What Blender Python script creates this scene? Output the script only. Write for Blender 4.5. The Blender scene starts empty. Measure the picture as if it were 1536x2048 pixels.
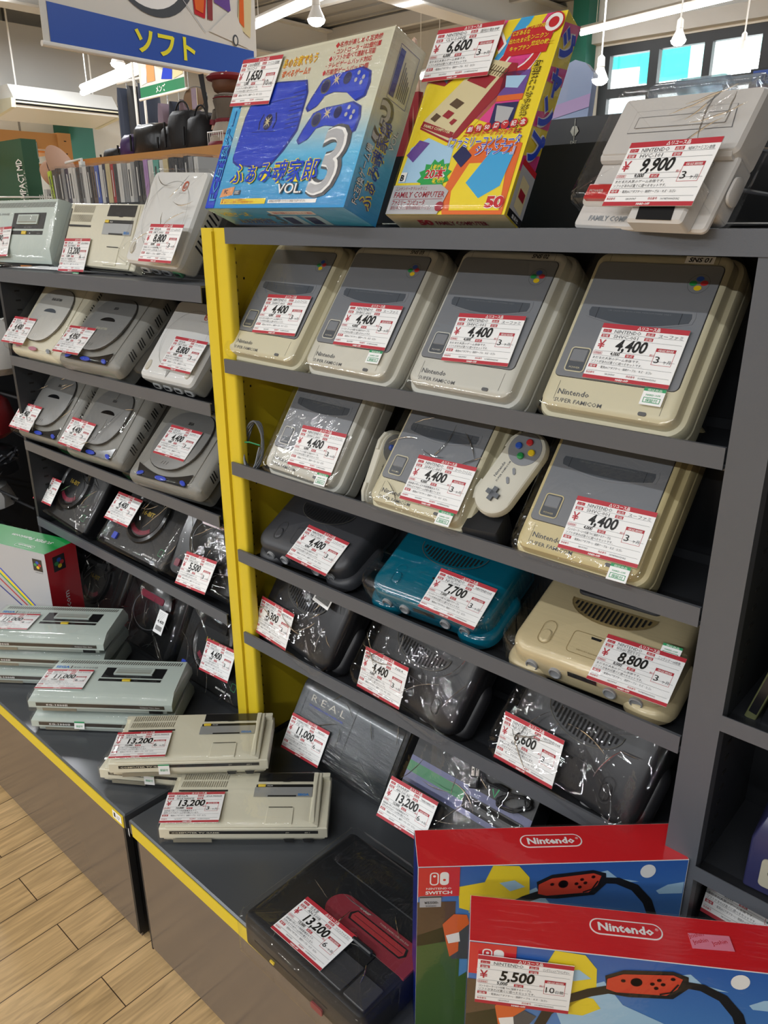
import bpy, math, random
from mathutils import Matrix, Vector
random.seed(7)
sc = bpy.context.scene
COL = sc.collection
R = math.radians
# ---------------------------------------------------------------- camera
cam_d = bpy.data.cameras.new('camera')
cam = bpy.data.objects.new('camera', cam_d); COL.objects.link(cam)
cam_d.sensor_fit = 'VERTICAL'; cam_d.sensor_height = 36.0
cam_d.lens = 1552.62 / 2048 * 36.0
cam_d.clip_start = .02; cam_d.clip_end = 100
cr = Vector((0.740333, 0.672239, -0.000896)); cd = Vector((0.233106, -0.257967, -0.937611)); cf = Vector((-0.630530, 0.693936, -0.347684))
cam.matrix_world = Matrix(((cr.x, -cd.x, -cf.x, 0), (cr.y, -cd.y, -cf.y, 0), (cr.z, -cd.z, -cf.z, 1.45), (0, 0, 0, 1)))
sc.camera = cam
# ---------------------------------------------------------------- world, exposure
sc.view_settings.view_transform = 'Standard'; sc.view_settings.look = 'None'
sc.view_settings.gamma = 1; sc.view_settings.exposure = EXPOSURE = 0.62
sc.view_settings.use_curve_mapping = False
sc.cycles.transparent_max_bounces = 24
sc.cycles.max_bounces = 7
w = bpy.data.worlds.new('world'); sc.world = w; w.use_nodes = True
bg = w.node_tree.nodes['Background']; bg.inputs[0].default_value = (.93, .97, 1, 1); bg.inputs[1].default_value = .09

def area(name, loc, size, power, col=(.965, .985, 1), rot=(0, 0, 0), spread=180):
    d = bpy.data.lights.new(name, 'AREA'); d.shape = 'RECTANGLE'; d.size, d.size_y = size; d.energy = power; d.color = col; d.spread = R(spread)
    o = bpy.data.objects.new(name, d); COL.objects.link(o); o.location = loc; o.rotation_euler = [R(a) for a in rot]
    return o
# tube lights of the shop ceiling (rows over the aisles); each tube shines down and, weaker, up
TUBES = [(-3.4, -1.5, 3.3, 2.4, 26), (-.4, -1.5, 3.3, 2.4, 26), (-5.2, -5.0, 3.4, 2.4, 110), (-1.6, -5.0, 3.4, 2.4, 130), (2.0, -5.0, 3.4, 2.4, 110), (-7.6, -3.0, 3.4, 2.4, 60),
         (-7, 2.4, 3.9, 2.4, 80), (-4, 6.2, 3.9, 2.4, 110), (-9.6, 5.0, 3.9, 2.4, 90), (-8, 8.5, 3.9, 2.4, 110), (-1, 3.4, 3.9, 2.4, 40), (-1.5, 9, 3.9, 2.4, 90)]
for x, y, z, L_, p in TUBES:
    area('ceiling_tube_light', (x, y, z), (L_, .08), p)
    area('ceiling_tube_light', (x, y, z + .08), (L_, .06), max(p, 60) * .17, rot=(180, 0, 0))

# ---------------------------------------------------------------- materials
def lin(h):
    h = h.lstrip('#'); c = [int(h[i:i + 2], 16) / 255 for i in (0, 2, 4)]
    return tuple((v / 12.92 if v <= .04045 else ((v + .055) / 1.055) ** 2.4) for v in c) + (1,)
MATS = {}
def mat(name, hexc, rough=.45, metal=0, spec=.5, bump=0, bscale=400, coat=0, var=0, trans=0, emit=0, alpha=1):
    if name in MATS: return MATS[name]
    m = bpy.data.materials.new(name); m.use_nodes = True; MATS[name] = m
    nt = m.node_tree; b = nt.nodes['Principled BSDF']; c = lin(hexc)
    b.inputs['Base Color'].default_value = c; b.inputs['Roughness'].default_value = rough; b.inputs['Metallic'].default_value = metal
    b.inputs['Specular IOR Level'].default_value = spec; b.inputs['Coat Weight'].default_value = coat; b.inputs['Coat Roughness'].default_value = .1
    b.inputs['Transmission Weight'].default_value = trans; b.inputs['Alpha'].default_value = alpha
    if emit: b.inputs['Emission Color'].default_value = c; b.inputs['Emission Strength'].default_value = emit
    if bump or var:
        tc = nt.nodes.new('ShaderNodeTexCoord'); n = nt.nodes.new('ShaderNodeTexNoise'); n.inputs['Scale'].default_value = bscale; n.inputs['Detail'].default_value = 3
        nt.links.new(tc.outputs['Object'], n.inputs['Vector'])
        if bump:
            bp = nt.nodes.new('ShaderNodeBump'); bp.inputs['Strength'].default_value = bump; bp.inputs['Distance'].default_value = .002
            nt.links.new(n.outputs['Fac'], bp.inputs['Height']); nt.links.new(bp.outputs['Normal'], b.inputs['Normal'])
        if var:
            n2 = nt.nodes.new('ShaderNodeTexNoise'); n2.inputs['Scale'].default_value = 9; nt.links.new(tc.outputs['Object'], n2.inputs['Vector'])
            mr = nt.nodes.new('ShaderNodeMapRange'); mr.inputs['To Min'].default_value = 1 - var; mr.inputs['To Max'].default_value = 1 + var
            nt.links.new(n2.outputs['Fac'], mr.inputs['Value'])
            mx = nt.nodes.new('ShaderNodeVectorMath'); mx.operation = 'SCALE'; mx.inputs[0].default_value = c[:3]
            nt.links.new(mr.outputs['Result'], mx.inputs['Scale']); nt.links.new(mx.outputs['Vector'], b.inputs['Base Color'])
    return m
def film_mat(name, base=.07, bump=.5, scale=14, rough=.05, tint=(1, 1, 1, 1), stretch=(1, 1, 1)):
    if name in MATS: return MATS[name]
    m = bpy.data.materials.new(name); m.use_nodes = True; MATS[name] = m; nt = m.node_tree; nt.nodes.clear()
    N = nt.nodes.new; L = nt.links.new
    out = N('ShaderNodeOutputMaterial'); mix = N('ShaderNodeMixShader'); tr = N('ShaderNodeBsdfTransparent'); gl = N('ShaderNodeBsdfGlossy')
    tr.inputs[0].default_value = tint; gl.inputs['Roughness'].default_value = rough
    lw = N('ShaderNodeLayerWeight'); lw.inputs[0].default_value = .25
    mr = N('ShaderNodeMapRange'); mr.inputs['To Min'].default_value = base; mr.inputs['To Max'].default_value = min(1, base * 6)
    tc = N('ShaderNodeTexCoord'); mp = N('ShaderNodeMapping'); mp.inputs['Scale'].default_value = stretch
    n = N('ShaderNodeTexNoise'); n.inputs['Scale'].default_value = scale; n.inputs['Detail'].default_value = 4; n.inputs['Distortion'].default_value = .8
    bp = N('ShaderNodeBump'); bp.inputs['Strength'].default_value = bump; bp.inputs['Distance'].default_value = .01
    L(tc.outputs['Object'], mp.inputs[0]); L(mp.outputs[0], n.inputs['Vector']); L(n.outputs['Fac'], bp.inputs['Height'])
    L(bp.outputs['Normal'], gl.inputs['Normal']); L(bp.outputs['Normal'], lw.inputs['Normal']); L(lw.outputs['Facing'], mr.inputs['Value'])
    L(mr.outputs['Result'], mix.inputs[0]); L(tr.outputs[0], mix.inputs[1]); L(gl.outputs[0], mix.inputs[2]); L(mix.outputs[0], out.inputs[0])
    return m
film_mat('clear_film', .03, .2, 9, .04)
film_mat('creased_film', .035, .5, 16, .06)
film_mat('stretch_film', .035, .55, 9, .08, stretch=(1, 9, 1))
film_mat('bag_film', .026, .5, 10, .025, (.99, .99, .99, 1)); film_mat('fold_film', .5, .1, 30, .03)

mat('shelf_grey', '#5c5f65', .38, .15, .5, .05, 900, var=.06); mat('shelf_inner', '#2b2d31', .5, .1, var=.05)
mat('shelf_dark', '#1c1e22', .45); mat('yellow_paint', '#dcc22c', .35, 0, .5, .03, 500, var=.04); mat('slot_black', '#060606', .8)
mat('base_top', '#4a4d51', .28, .1, var=.05); mat('base_front', '#6b5f55', .16, .1, .6, var=.04); mat('paper_white', '#f4f4f3', .5)
mat('card_red', '#b8303c', .5); mat('ink_black', '#141414', .5); mat('ink_grey', '#55565a', .5); mat('green_print', '#2f9a62', .5)
mat('nin_red', '#d6262c', .3, coat=.5); mat('white_print', '#f6f5f2', .4); mat('chrome', '#d8d8d8', .12, 1)
mat('black_gloss', '#0c0c0e', .12); mat('black_plastic', '#17181a', .4); mat('rubber', '#202124', .6)

# ---------------------------------------------------------------- mesh builder
TXT = {}
def glyphs(s, bold=0):
    k = (s, bold)
    if k in TXT: return TXT[k]
    c = bpy.data.curves.new('t', 'FONT'); c.body = s; c.size = 1; c.resolution_u = 1 if len(s) > 6 else 3; c.offset = bold
    o = bpy.data.objects.new('t', c); COL.objects.link(o)
    dg = bpy.context.evaluated_depsgraph_get(); me = bpy.data.meshes.new_from_object(o.evaluated_get(dg))
    v = [(p.co.x, p.co.y) for p in me.vertices]; f = [tuple(p.vertices) for p in me.polygons]
    bpy.data.objects.remove(o); bpy.data.curves.remove(c); bpy.data.meshes.remove(me)
    TXT[k] = (v, f); return TXT[k]
def rr(x0, x1, y0, y1, r, n=4):
    r = max(1e-5, min(r, (x1 - x0) / 2, (y1 - y0) / 2)); p = []
    for cx, cy, a in ((x1 - r, y0 + r, -90), (x1 - r, y1 - r, 0), (x0 + r, y1 - r, 90), (x0 + r, y0 + r, 180)):
        for i in range(n + 1):
            t = R(a + 90 * i / n); p.append((cx + r * math.cos(t), cy + r * math.sin(t)))
    return p
def ell(cx, cy, a, b, n=20, t0=0, t1=360):
    full = abs(t1 - t0) >= 360
    k = n if full else n + 1
    return [(cx + a * math.cos(R(t0 + (t1 - t0) * i / n)), cy + b * math.sin(R(t0 + (t1 - t0) * i / n))) for i in range(k)]
class MB:
    def __init__(s, T=None): s.v = []; s.f = []; s.m = []; s.mats = []; s.T = T or Matrix.Identity(4)
    def mi(s, m):
        m = MATS[m] if isinstance(m, str) else m
        if m not in s.mats: s.mats.append(m)
        return s.mats.index(m)
    def add(s, vs, fs, m):
        b = len(s.v); i = s.mi(m); T = s.T
        s.v += [tuple(T @ Vector(p)) for p in vs]; s.f += [tuple(b + a for a in f) for f in fs]; s.m += [i] * len(fs); return s
    def box(s, x0, x1, y0, y1, z0, z1, m):
        v = [(x, y, z) for z in (z0, z1) for y in (y0, y1) for x in (x0, x1)]
        return s.add(v, [(0, 2, 3, 1), (4, 5, 7, 6), (0, 1, 5, 4), (2, 6, 7, 3), (0, 4, 6, 2), (1, 3, 7, 5)], m)
    def loft(s, rings, m, caps=(1, 1)):
        n = len(rings[0]); v = [p for r_ in rings for p in r_]; f = []
        for k in range(len(rings) - 1):
            for i in range(n):
                j = (i + 1) % n; f.append((k * n + i, k * n + j, (k + 1) * n + j, (k + 1) * n + i))
        if caps[0]: f.append(tuple(range(n - 1, -1, -1)))
        if caps[1]: f.append(tuple((len(rings) - 1) * n + i for i in range(n)))
        return s.add(v, f, m)
    def slab(s, x0, x1, y0, y1, r, prof, m, zf=None, n=4, caps=(1, 1)):
        """rounded block; prof = [(inset, z)...]; zf(x,y,z) reshapes heights"""
        rings = []
        for ins, z in prof:
            q = rr(x0 + ins, x1 - ins, y0 + ins, y1 - ins, max(r - ins, .0008), n)
            rings.append([(a, b, zf(a, b, z) if zf else z) for a, b in q])
        if zf and caps[1]:
            last = rings[-1]; cx = (x0 + x1) / 2; cy = (y0 + y1) / 2; z = prof[-1][1]
            for k in (.75, .5, .25, .05):
                rings.append([(cx + (a - cx) * k, cy + (b - cy) * k, zf(cx + (a - cx) * k, cy + (b - cy) * k, z)) for a, b, _ in last])
        return s.loft(rings, m, caps)
    def prism(s, poly, z0, z1, m, bev=0):
        if bev:
            cx = sum(p[0] for p in poly) / len(poly); cy = sum(p[1] for p in poly) / len(poly)
            def ins(d): return [(x - (x - cx) / (math.hypot(x - cx, y - cy) + 1e-9) * d, y - (y - cy) / (math.hypot(x - cx, y - cy) + 1e-9) * d) for x, y in poly]
            return s.loft([[(x, y, z0) for x, y in poly], [(x, y, z1 - bev) for x, y in poly], [(x, y, z1) for x, y in ins(bev)]], m)
        return s.loft([[(x, y, z0) for x, y in poly], [(x, y, z1) for x, y in poly]], m)
    def flat(s, poly, z, m):
        if callable(z): v = [(x, y, z(x, y)) for x, y in poly]
        else: v = [(x, y, z) for x, y in poly]
        return s.add(v, [tuple(range(len(v)))], m)
    def rect(s, x0, x1, y0, y1, z, m): return s.flat([(x0, y0), (x1, y0), (x1, y1), (x0, y1)], z, m)
    def frame(s, x0, x1, y0, y1, w_, z, m):
        s.rect(x0, x1, y0, y0 + w_, z, m); s.rect(x0, x1, y1 - w_, y1, z, m); s.rect(x0, x0 + w_, y0, y1, z, m); s.rect(x1 - w_, x1, y0, y1, z, m)
    def ring(s, outer, inner, z, m):
        n = len(outer); zz = z if callable(z) else (lambda a, b: z)
        return s.add([(x, y, zz(x, y)) for x, y in outer + inner], [(i, (i + 1) % n, n + (i + 1) % n, n + i) for i in range(n)], m)
    def outline(s, x0, x1, y0, y1, r, w_, z, m, n=5): return s.ring(rr(x0, x1, y0, y1, r, n), rr(x0 + w_, x1 - w_, y0 + w_, y1 - w_, max(r - w_, .0003), n), z, m)
    def stroke(s, pts, w_, z, m):
        L_, R_ = [], []
        for i, p in enumerate(pts):
            a = pts[max(i - 1, 0)]; b = pts[min(i + 1, len(pts) - 1)]; d = math.hypot(b[0] - a[0], b[1] - a[1]) + 1e-9
            ww = w_[i] if isinstance(w_, (list, tuple)) else w_
            nx, ny = -(b[1] - a[1]) / d * ww / 2, (b[0] - a[0]) / d * ww / 2
            L_.append((p[0] + nx, p[1] + ny)); R_.append((p[0] - nx, p[1] - ny))
        n = len(pts); zz = z if callable(z) else (lambda a, b: z)
        return s.add([(x, y, zz(x, y)) for x, y in L_ + R_], [(n + i, n + i + 1, i + 1, i) for i in range(n - 1)], m)
    def tube(s, pts, r, m, n=8, caps=True):
        P = [Vector(p) for p in pts]; rings = []; up = Vector((0, 0, 1))
        for i, p in enumerate(P):
            t = (P[min(i + 1, len(P) - 1)] - P[max(i - 1, 0)]).normalized()
            a = t.cross(up) if abs(t.dot(up)) < .95 else t.cross(Vector((1, 0, 0))); a.normalize(); b = t.cross(a)
            rad = r[i] if isinstance(r, (list, tuple)) else r
            rings.append([tuple(p + (a * math.cos(2 * math.pi * k / n) + b * math.sin(2 * math.pi * k / n)) * rad) for k in range(n)])
        return s.loft(rings, m, (caps, caps))
    def lathe(s, prof, m, c=(0, 0), n=20): return s.loft([[(c[0] + r_ * math.cos(2 * math.pi * k / n), c[1] + r_ * math.sin(2 * math.pi * k / n), z) for k in range(n)] for r_, z in prof], m)
    def text(s, t, x, y, z, size, m, w_=None, bold=0, al='l', shear=0, rot=0, sx=1, mirror=False):
        """w_ = target width"""
        v, f = glyphs(t, bold)
        if not v: return s
        a = min(p[0] for p in v); b = max(p[0] for p in v); k = size
        if w_: sx = w_ / ((b - a) * k)
        W_ = (b - a) * k * sx; ox = {'l': 0, 'c': -W_ / 2, 'r': -W_}[al]; c_, s_ = math.cos(R(rot)), math.sin(R(rot)); vs = []
        for px, py in v:
            u = (px - a) * k * sx + ox + py * k * shear; q = py * k
            if mirror: u = -u
            X, Y = x + u * c_ - q * s_, y + u * s_ + q * c_
            vs.append((X, Y, z(X, Y) if callable(z) else z))
        return s.add(vs, f, m)
    def build(s, name, parent=None, ang=32, smooth=True):
        me = bpy.data.meshes.new(name); me.from_pydata(s.v, [], s.f)
        for m in s.mats: me.materials.append(m)
        me.polygons.foreach_set('material_index', s.m)
        if smooth:
            me.polygons.foreach_set('use_smooth', [True] * len(me.polygons)); me.set_sharp_from_angle(angle=R(ang))
        me.update(); o = bpy.data.objects.new(name, me); COL.objects.link(o)
        if parent: o.parent = parent
        return o
def frameT(o, u, v):
    """matrix whose x axis is u, y axis is v, z = u x v, at origin o"""
    u = Vector(u).normalized(); v = Vector(v).normalized(); n = u.cross(v)
    return Matrix(((u.x, v.x, n.x, o[0]), (u.y, v.y, n.y, o[1]), (u.z, v.z, n.z, o[2]), (0, 0, 0, 1)))
def tag(o, label, cat, group=None, kind=None):
    o['label'] = label; o['category'] = cat
    if group: o['group'] = group
    if kind: o['kind'] = kind
    return o
def pose(p):
    x, y, z, t, w_, r_ = p
    return Matrix.Translation((x, y, z)) @ Matrix.Rotation(R(w_), 4, 'Z') @ Matrix.Rotation(R(t), 4, 'X') @ Matrix.Rotation(R(r_), 4, 'Z')
def thing(name, label, cat, p=None, group=None, M=None):
    o = bpy.data.objects.new(name, None); COL.objects.link(o); o.empty_display_size = .02
    o.matrix_world = M if M is not None else pose(p); return tag(o, label, cat, group)
def copy_tree(o, parent=None):
    c = o.copy(); COL.objects.link(c); c.parent = parent
    for ch in list(o.children): copy_tree(ch, c)
    return c
def struct(m, name): o = m.build(name); o['kind'] = 'structure'; return o
def solo(m, name, label, cat, group=None, kind=None): return tag(m.build(name), label, cat, group, kind)
# ================================================================ ROOM
fl = bpy.data.materials.new('oak_planks'); fl.use_nodes = True; MATS['oak_planks'] = fl
nt = fl.node_tree; N = nt.nodes.new; Lk = nt.links.new; b = nt.nodes['Principled BSDF']; b.inputs['Roughness'].default_value = .33
tc = N('ShaderNodeTexCoord'); mp = N('ShaderNodeMapping'); mp.inputs['Rotation'].default_value = (0, 0, R(90)); mp.inputs['Location'].default_value = (.47, -.028, 0)
br = N('ShaderNodeTexBrick'); br.offset = .37; br.inputs['Scale'].default_value = 1; br.inputs['Brick Width'].default_value = .62; br.inputs['Row Height'].default_value = .0955
br.inputs['Mortar Size'].default_value = .0011; br.inputs['Mortar Smooth'].default_value = .1
br.inputs['Color1'].default_value = lin('#c2a171'); br.inputs['Color2'].default_value = lin('#cfae7e'); br.inputs['Mortar'].default_value = lin('#3a2a1c')
mp2 = N('ShaderNodeMapping'); mp2.inputs['Scale'].default_value = (26, 2.2, 1)
nz = N('ShaderNodeTexNoise'); nz.inputs['Scale'].default_value = 2.2; nz.inputs['Detail'].default_value = 8; nz.inputs['Distortion'].default_value = 1.6
wv = N('ShaderNodeMapRange'); wv.inputs['From Min'].default_value = .35; wv.inputs['From Max'].default_value = .7; wv.inputs['To Min'].default_value = 1.12; wv.inputs['To Max'].default_value = .66
vm = N('ShaderNodeVectorMath'); vm.operation = 'SCALE'
Lk(tc.outputs['Object'], mp.inputs[0]); Lk(mp.outputs[0], br.inputs['Vector']); Lk(tc.outputs['Object'], mp2.inputs[0]); Lk(mp2.outputs[0], nz.inputs['Vector'])
Lk(nz.outputs['Fac'], wv.inputs['Value']); Lk(br.outputs['Color'], vm.inputs[0]); Lk(wv.outputs[0], vm.inputs['Scale']); Lk(vm.outputs[0], b.inputs['Base Color'])
m = MB(); m.box(-13.2, 4, -6, 12.2, -.05, 0, 'oak_planks'); struct(m, 'floor')
mat('wall_white', '#d6d5d0', .7, var=.02); mat('ceil_grey', '#8d8b87', .7, var=.05); mat('beam_white', '#b9b7b2', .55); mat('green_column', '#1f6b5c', .5); mat('window_frame', '#2a2e33', .5)
m = MB()
m.box(-13.2, 4, -6, 12.2, 4.6, 4.7, 'ceil_grey')
for i in range(44): m.box(-13.2, 4, -5.9 + i * .41, -5.84 + i * .41, 4.57, 4.6, 'ceil_grey')
struct(m, 'ceiling')
m = MB()
for k, x in enumerate((-11, -7.3, -3.7, -.4)):
    m.box(x - .16, x + .16, -6, 12, 4.0, 4.03, 'beam_white'); m.box(x - .02, x + .02, -6, 12, 4.03, 4.5, 'beam_white'); m.box(x - .16, x + .16, -6, 12, 4.5, 4.53, 'beam_white')
struct(m, 'trim_1')
m = MB()
for y in (2.2, 3.9, 5.6, 7.3, 9.0, 10.7):
    m.box(-13, 3.8, y - .05, y + .05, 4.38, 4.56, 'beam_white')
for x0 in (-11, -7.3, -3.7):
    m.tube([(x0, 3.9, 4.2), (x0 + 3.5, 9, 4.2)], .02, 'beam_white'); m.tube([(x0, 9, 4.2), (x0 + 3.5, 3.9, 4.2)], .02, 'beam_white')
struct(m, 'trim_2')
# left wall with panel joints
m = MB(); m.box(-13.2, -13.0, -6, 12.2, 0, 4.6, 'wall_white')
for i in range(18): m.box(-13.0, -12.99, -6 + i, -5.97 + i, 0, 4.6, 'ceil_grey')
struct(m, 'wall_left')
m = MB(); m.box(-12.99, -12.5, 6.55, 6.95, 0, 3.2, 'green_column'); m.box(-12.99, -12.3, -6, 11.9, 3.2, 4.1, 'beam_white'); struct(m, 'trim_3')
# far wall with the high strip windows (openings really open)
WX = [(-6.37, -5.75), (-5.61, -4.96), (-4.85, -4.2), (-4.05, -3.4), (-3.25, -2.6)]
def wall_with_holes(m, x0, x1, z0, z1, y0, y1, holes, mt):
    xs = sorted({x0, x1, *[h[0] for h in holes], *[h[1] for h in holes]}); zs = sorted({z0, z1, *[h[2] for h in holes], *[h[3] for h in holes]})
    for i in range(len(xs) - 1):
        for j in range(len(zs) - 1):
            cx, cz = (xs[i] + xs[i + 1]) / 2, (zs[j] + zs[j + 1]) / 2
            if any(h[0] < cx < h[1] and h[2] < cz < h[3] for h in holes): continue
            m.box(xs[i], xs[i + 1], y0, y1, zs[j], zs[j + 1], mt)
m = MB(); wall_with_holes(m, -13.2, 4, 0, 4.6, 12.0, 12.2, [(-6.52, -2.4, 2.2, 3.92)], 'wall_white')
m.box(-6.7, 4, 11.85, 12, 3.95, 4.15, 'beam_white'); struct(m, 'wall_back')
m = MB(); holes = [(a, b_, 3.35, 3.79) for a, b_ in WX] + [(a, b_, 2.5, 3.22) for a, b_ in WX]
wall_with_holes(m, -6.52, -2.4, 2.2, 3.92, 12.02, 12.14, holes, 'window_frame'); struct(m, 'window_1')
mat('pane_glass', '#dff4f4', .03, trans=1, alpha=.25)
m = MB(); m.box(-6.5, -2.42, 12.075, 12.08, 2.25, 3.9, 'pane_glass'); struct(m, 'window_2')
m = MB(); m.box(-6.86, -6.6, 11.7, 11.99, 0, 4.6, 'green_column'); struct(m, 'trim_4')
m = MB(); m.box(-13, -6.9, 11.9, 11.99, 0, .12, 'beam_white'); struct(m, 'baseboard_back')
# building seen through the window; its daylight is put in as emission
mat('outside_teal', '#4fd6cf', .6, emit=1.1); mat('outside_white', '#ffffff', .8, emit=5.0); mat('outside_line', '#3aa7a0', .7, emit=.6); mat('outside_blue', '#7fa4d8', .7, emit=1.0)
m = MB(); m.box(-16, -6.5, 17, 17.6, 0, 6.2, 'outside_teal')
m.loft([[(-6.5, 17, 0), (2, 17, 0), (2, 17, 5.0), (-6.5, 17, 4.4)], [(-6.5, 17.6, 0), (2, 17.6, 0), (2, 17.6, 5.0), (-6.5, 17.6, 4.4)]], 'outside_white')
m.loft([[(-6.5, 17, 4.4), (2, 17, 5.0), (2, 17, 6.4), (-6.5, 17, 6.2)], [(-6.5, 17.6, 4.4), (2, 17.6, 5.0), (2, 17.6, 6.4), (-6.5, 17.6, 6.2)]], 'outside_teal')
m.box(-16, -7.4, 16.95, 17, 0, 4.15, 'outside_white'); m.box(-9.2, -8.3, 16.9, 16.95, 3.0, 3.8, 'outside_blue')
for i in range(12): m.box(-12 + i * .8, -11.97 + i * .8, 16.96, 17, 4.4, 6.2, 'outside_line')
m.box(-16, -6.6, 16.96, 17, 4.85, 4.9, 'outside_line')
solo(m, 'neighbour_building', 'bright teal and white building seen through the far strip windows', 'building')

# ---- tube lamps that are seen
mat('tube_glow', '#ffffff', .5, emit=9); mat('bulb_glow', '#fffaf0', .5, emit=40); mat('lamp_white', '#e6e4df', .4)
for i, (a, b_, lb) in enumerate([((-6.5, 11.35, 4.0), (-3.9, 10.8, 4.0), 'long lit tube lamp running above the far strip windows'),
        ((-8.9, 10.6, 3.6), (-8.2, 10.3, 3.6), 'short lit tube lamp seen between the two game boxes on the top shelf'),
        ((-8.15, 6.7, 3.6), (-6.6, 6.35, 3.6), 'lit tube lamp just right of the blue banner under the ceiling'),
        ((-9.8, 5.37, 2.94), (-7.93, 5.03, 2.94), 'lit tube lamp over the wall air conditioner at the left')]):
    o = thing('tube_lamp', lb, 'lamp', M=Matrix.Translation(a), group='tube lamps under the ceiling'); d = Vector(b_) - Vector(a)
    m = MB(); m.tube([(0, 0, 0), tuple(d)], .03, 'tube_glow', 10); m.build('lamp_tube', o)
    m = MB(); m.tube([(0, 0, .06), tuple(d + Vector((0, 0, .06)))], .035, 'lamp_white', 6)
    for k in (.1, .9): m.tube([tuple(d * k + Vector((0, 0, .08))), tuple(d * k + Vector((0, 0, 4.55 - a[2])))], .006, 'lamp_white', 6)
    m.build('lamp_holder', o)
for p_, s_, lb in [((-3.73, 6.89, 2.62), 1.0, 'lit pendant bulb hanging left of the first window pane'), ((-3.6, 8.1, 3.07), 1.0, 'lit pendant bulb in front of the second window pane'),
               ((-3.83, 3.63, 2.57), .75, 'lit pendant bulb above the cream and blue game box'), ((-5.94, 3.57, 2.58), .75, 'lit pendant bulb half hidden behind the blue banner'), ((-3.1, 8.4, 2.97), .8, 'small pale pendant bulb hanging before the third window pane')]:
    o = thing('pendant_bulb', lb, 'lamp', M=Matrix.Translation(p_), group='pendant bulbs')
    m = MB(); m.lathe([(.001, -.042 * s_), (.035 * s_, -.038 * s_), (.06 * s_, -.02 * s_), (.07 * s_, .004 * s_)], 'bulb_glow'); m.build('bulb', o)
    m = MB(); m.lathe([(.07 * s_, .004 * s_), (.062 * s_, .025 * s_), (.035 * s_, .08 * s_), (.03 * s_, .1 * s_), (.034 * s_, .1 * s_), (.03 * s_, .17 * s_), (.01, .19 * s_)], 'lamp_white')
    m.tube([(0, 0, .18 * s_), (0, 0, 4.55 - p_[2])], .007, 'lamp_white', 6); m.build('socket', o)

# ================================================================ SHELVING
ZB = .3466; YB = 1.075; LIP = .877
def slots(m, x, y0, zs, flip, mt='slot_black'):
    for z in zs: m.box(x, x + flip * .0008, y0, y0 + .013, z, z + .0045, mt)
def shelf_board(name, x0, x1, ztop, parent, yb=YB, lip=.026):
    m = MB(); z = ztop - .012
    m.box(x0, x1, LIP, LIP + .0015, ztop - lip, ztop, 'shelf_grey'); m.box(x0, x1, LIP + .0015, LIP + .012, ztop - lip, ztop - lip + .002, 'shelf_grey')
    m.box(x0, x1, LIP + .0015, LIP + .005, ztop - .002, ztop, 'shelf_grey')
    m.box(x0, x1, LIP + .012, yb, ztop - .029, ztop - .026, 'shelf_inner'); m.box(x0, x1, LIP + .010, LIP + .013, ztop - .029, ztop - .022, 'shelf_grey')
    m.box(x0, x1, yb - .004, yb, ztop - .029, ztop - .012, 'shelf_inner')
    return m.build(name, parent)
bay = thing('display_shelf', 'tall grey shelving bay with the yellow side panel and four grey lips', 'shelf', M=Matrix.Identity(4))
m = MB(); m.box(-1.2165, -1.2145, .88, YB, ZB, 1.438, 'yellow_paint'); m.slab(-1.2545, -1.2175, .884, .905, .006, [(0, ZB), (0, 1.444)], 'yellow_paint'); m.slab(-1.2155, -1.178, .884, .905, .006, [(0, ZB), (0, 1.444)], 'yellow_paint')
m.box(-1.2145, -1.205, .905, .909, ZB, 1.43, 'yellow_paint'); slots(m, -1.2145, .918, [ZB + .03 + i * .0245 for i in range(44)], 1)
for z in (1.353, 1.15, .95, .75, .55): m.box(-1.2145, -1.2137, .945, .948, z, z + .004, 'slot_black')
m.build('yellow_side_panel', bay, smooth=True)['label'] = 'yellow painted side panel with slots'
m = MB(); m.box(-.279, -.236, .879, .9, ZB, 1.42, 'shelf_grey'); m.box(-.262, -.258, .9, YB, ZB, 1.42, 'shelf_inner'); m.box(-.238, -.236, .9, YB, ZB, 1.42, 'shelf_inner')
slots(m, -.236, .925, [ZB + .05 + i * .0245 for i in range(42)], 1); m.build('side_panel', bay)
for zt, nm in ((1.215, 0), (1.0148, 0), (.829, 0), (.639, 0)): shelf_board('shelf_board', -1.2, -.281, zt, bay)
m = MB(); m.box(-1.172, 0.02, LIP, LIP + .002, 1.418, 1.445, 'shelf_grey'); m.box(-1.172, .02, LIP + .002, 1.09, 1.441, 1.445, 'shelf_grey'); m.box(-1.172, .02, LIP + .002, LIP + .014, 1.418, 1.42, 'shelf_grey')
m.box(-1.172, -1.168, LIP + .002, 1.0, 1.42, 1.441, 'shelf_grey'); m.build('top_board', bay)
m = MB(); m.box(-1.2, 0, YB + .001, YB + .012, ZB, 1.44, 'shelf_dark'); m.box(-1.215, 0.05, YB + .016, YB + .03, 1.4, 1.558, 'black_plastic'); m.build('back_panel', bay)
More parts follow.
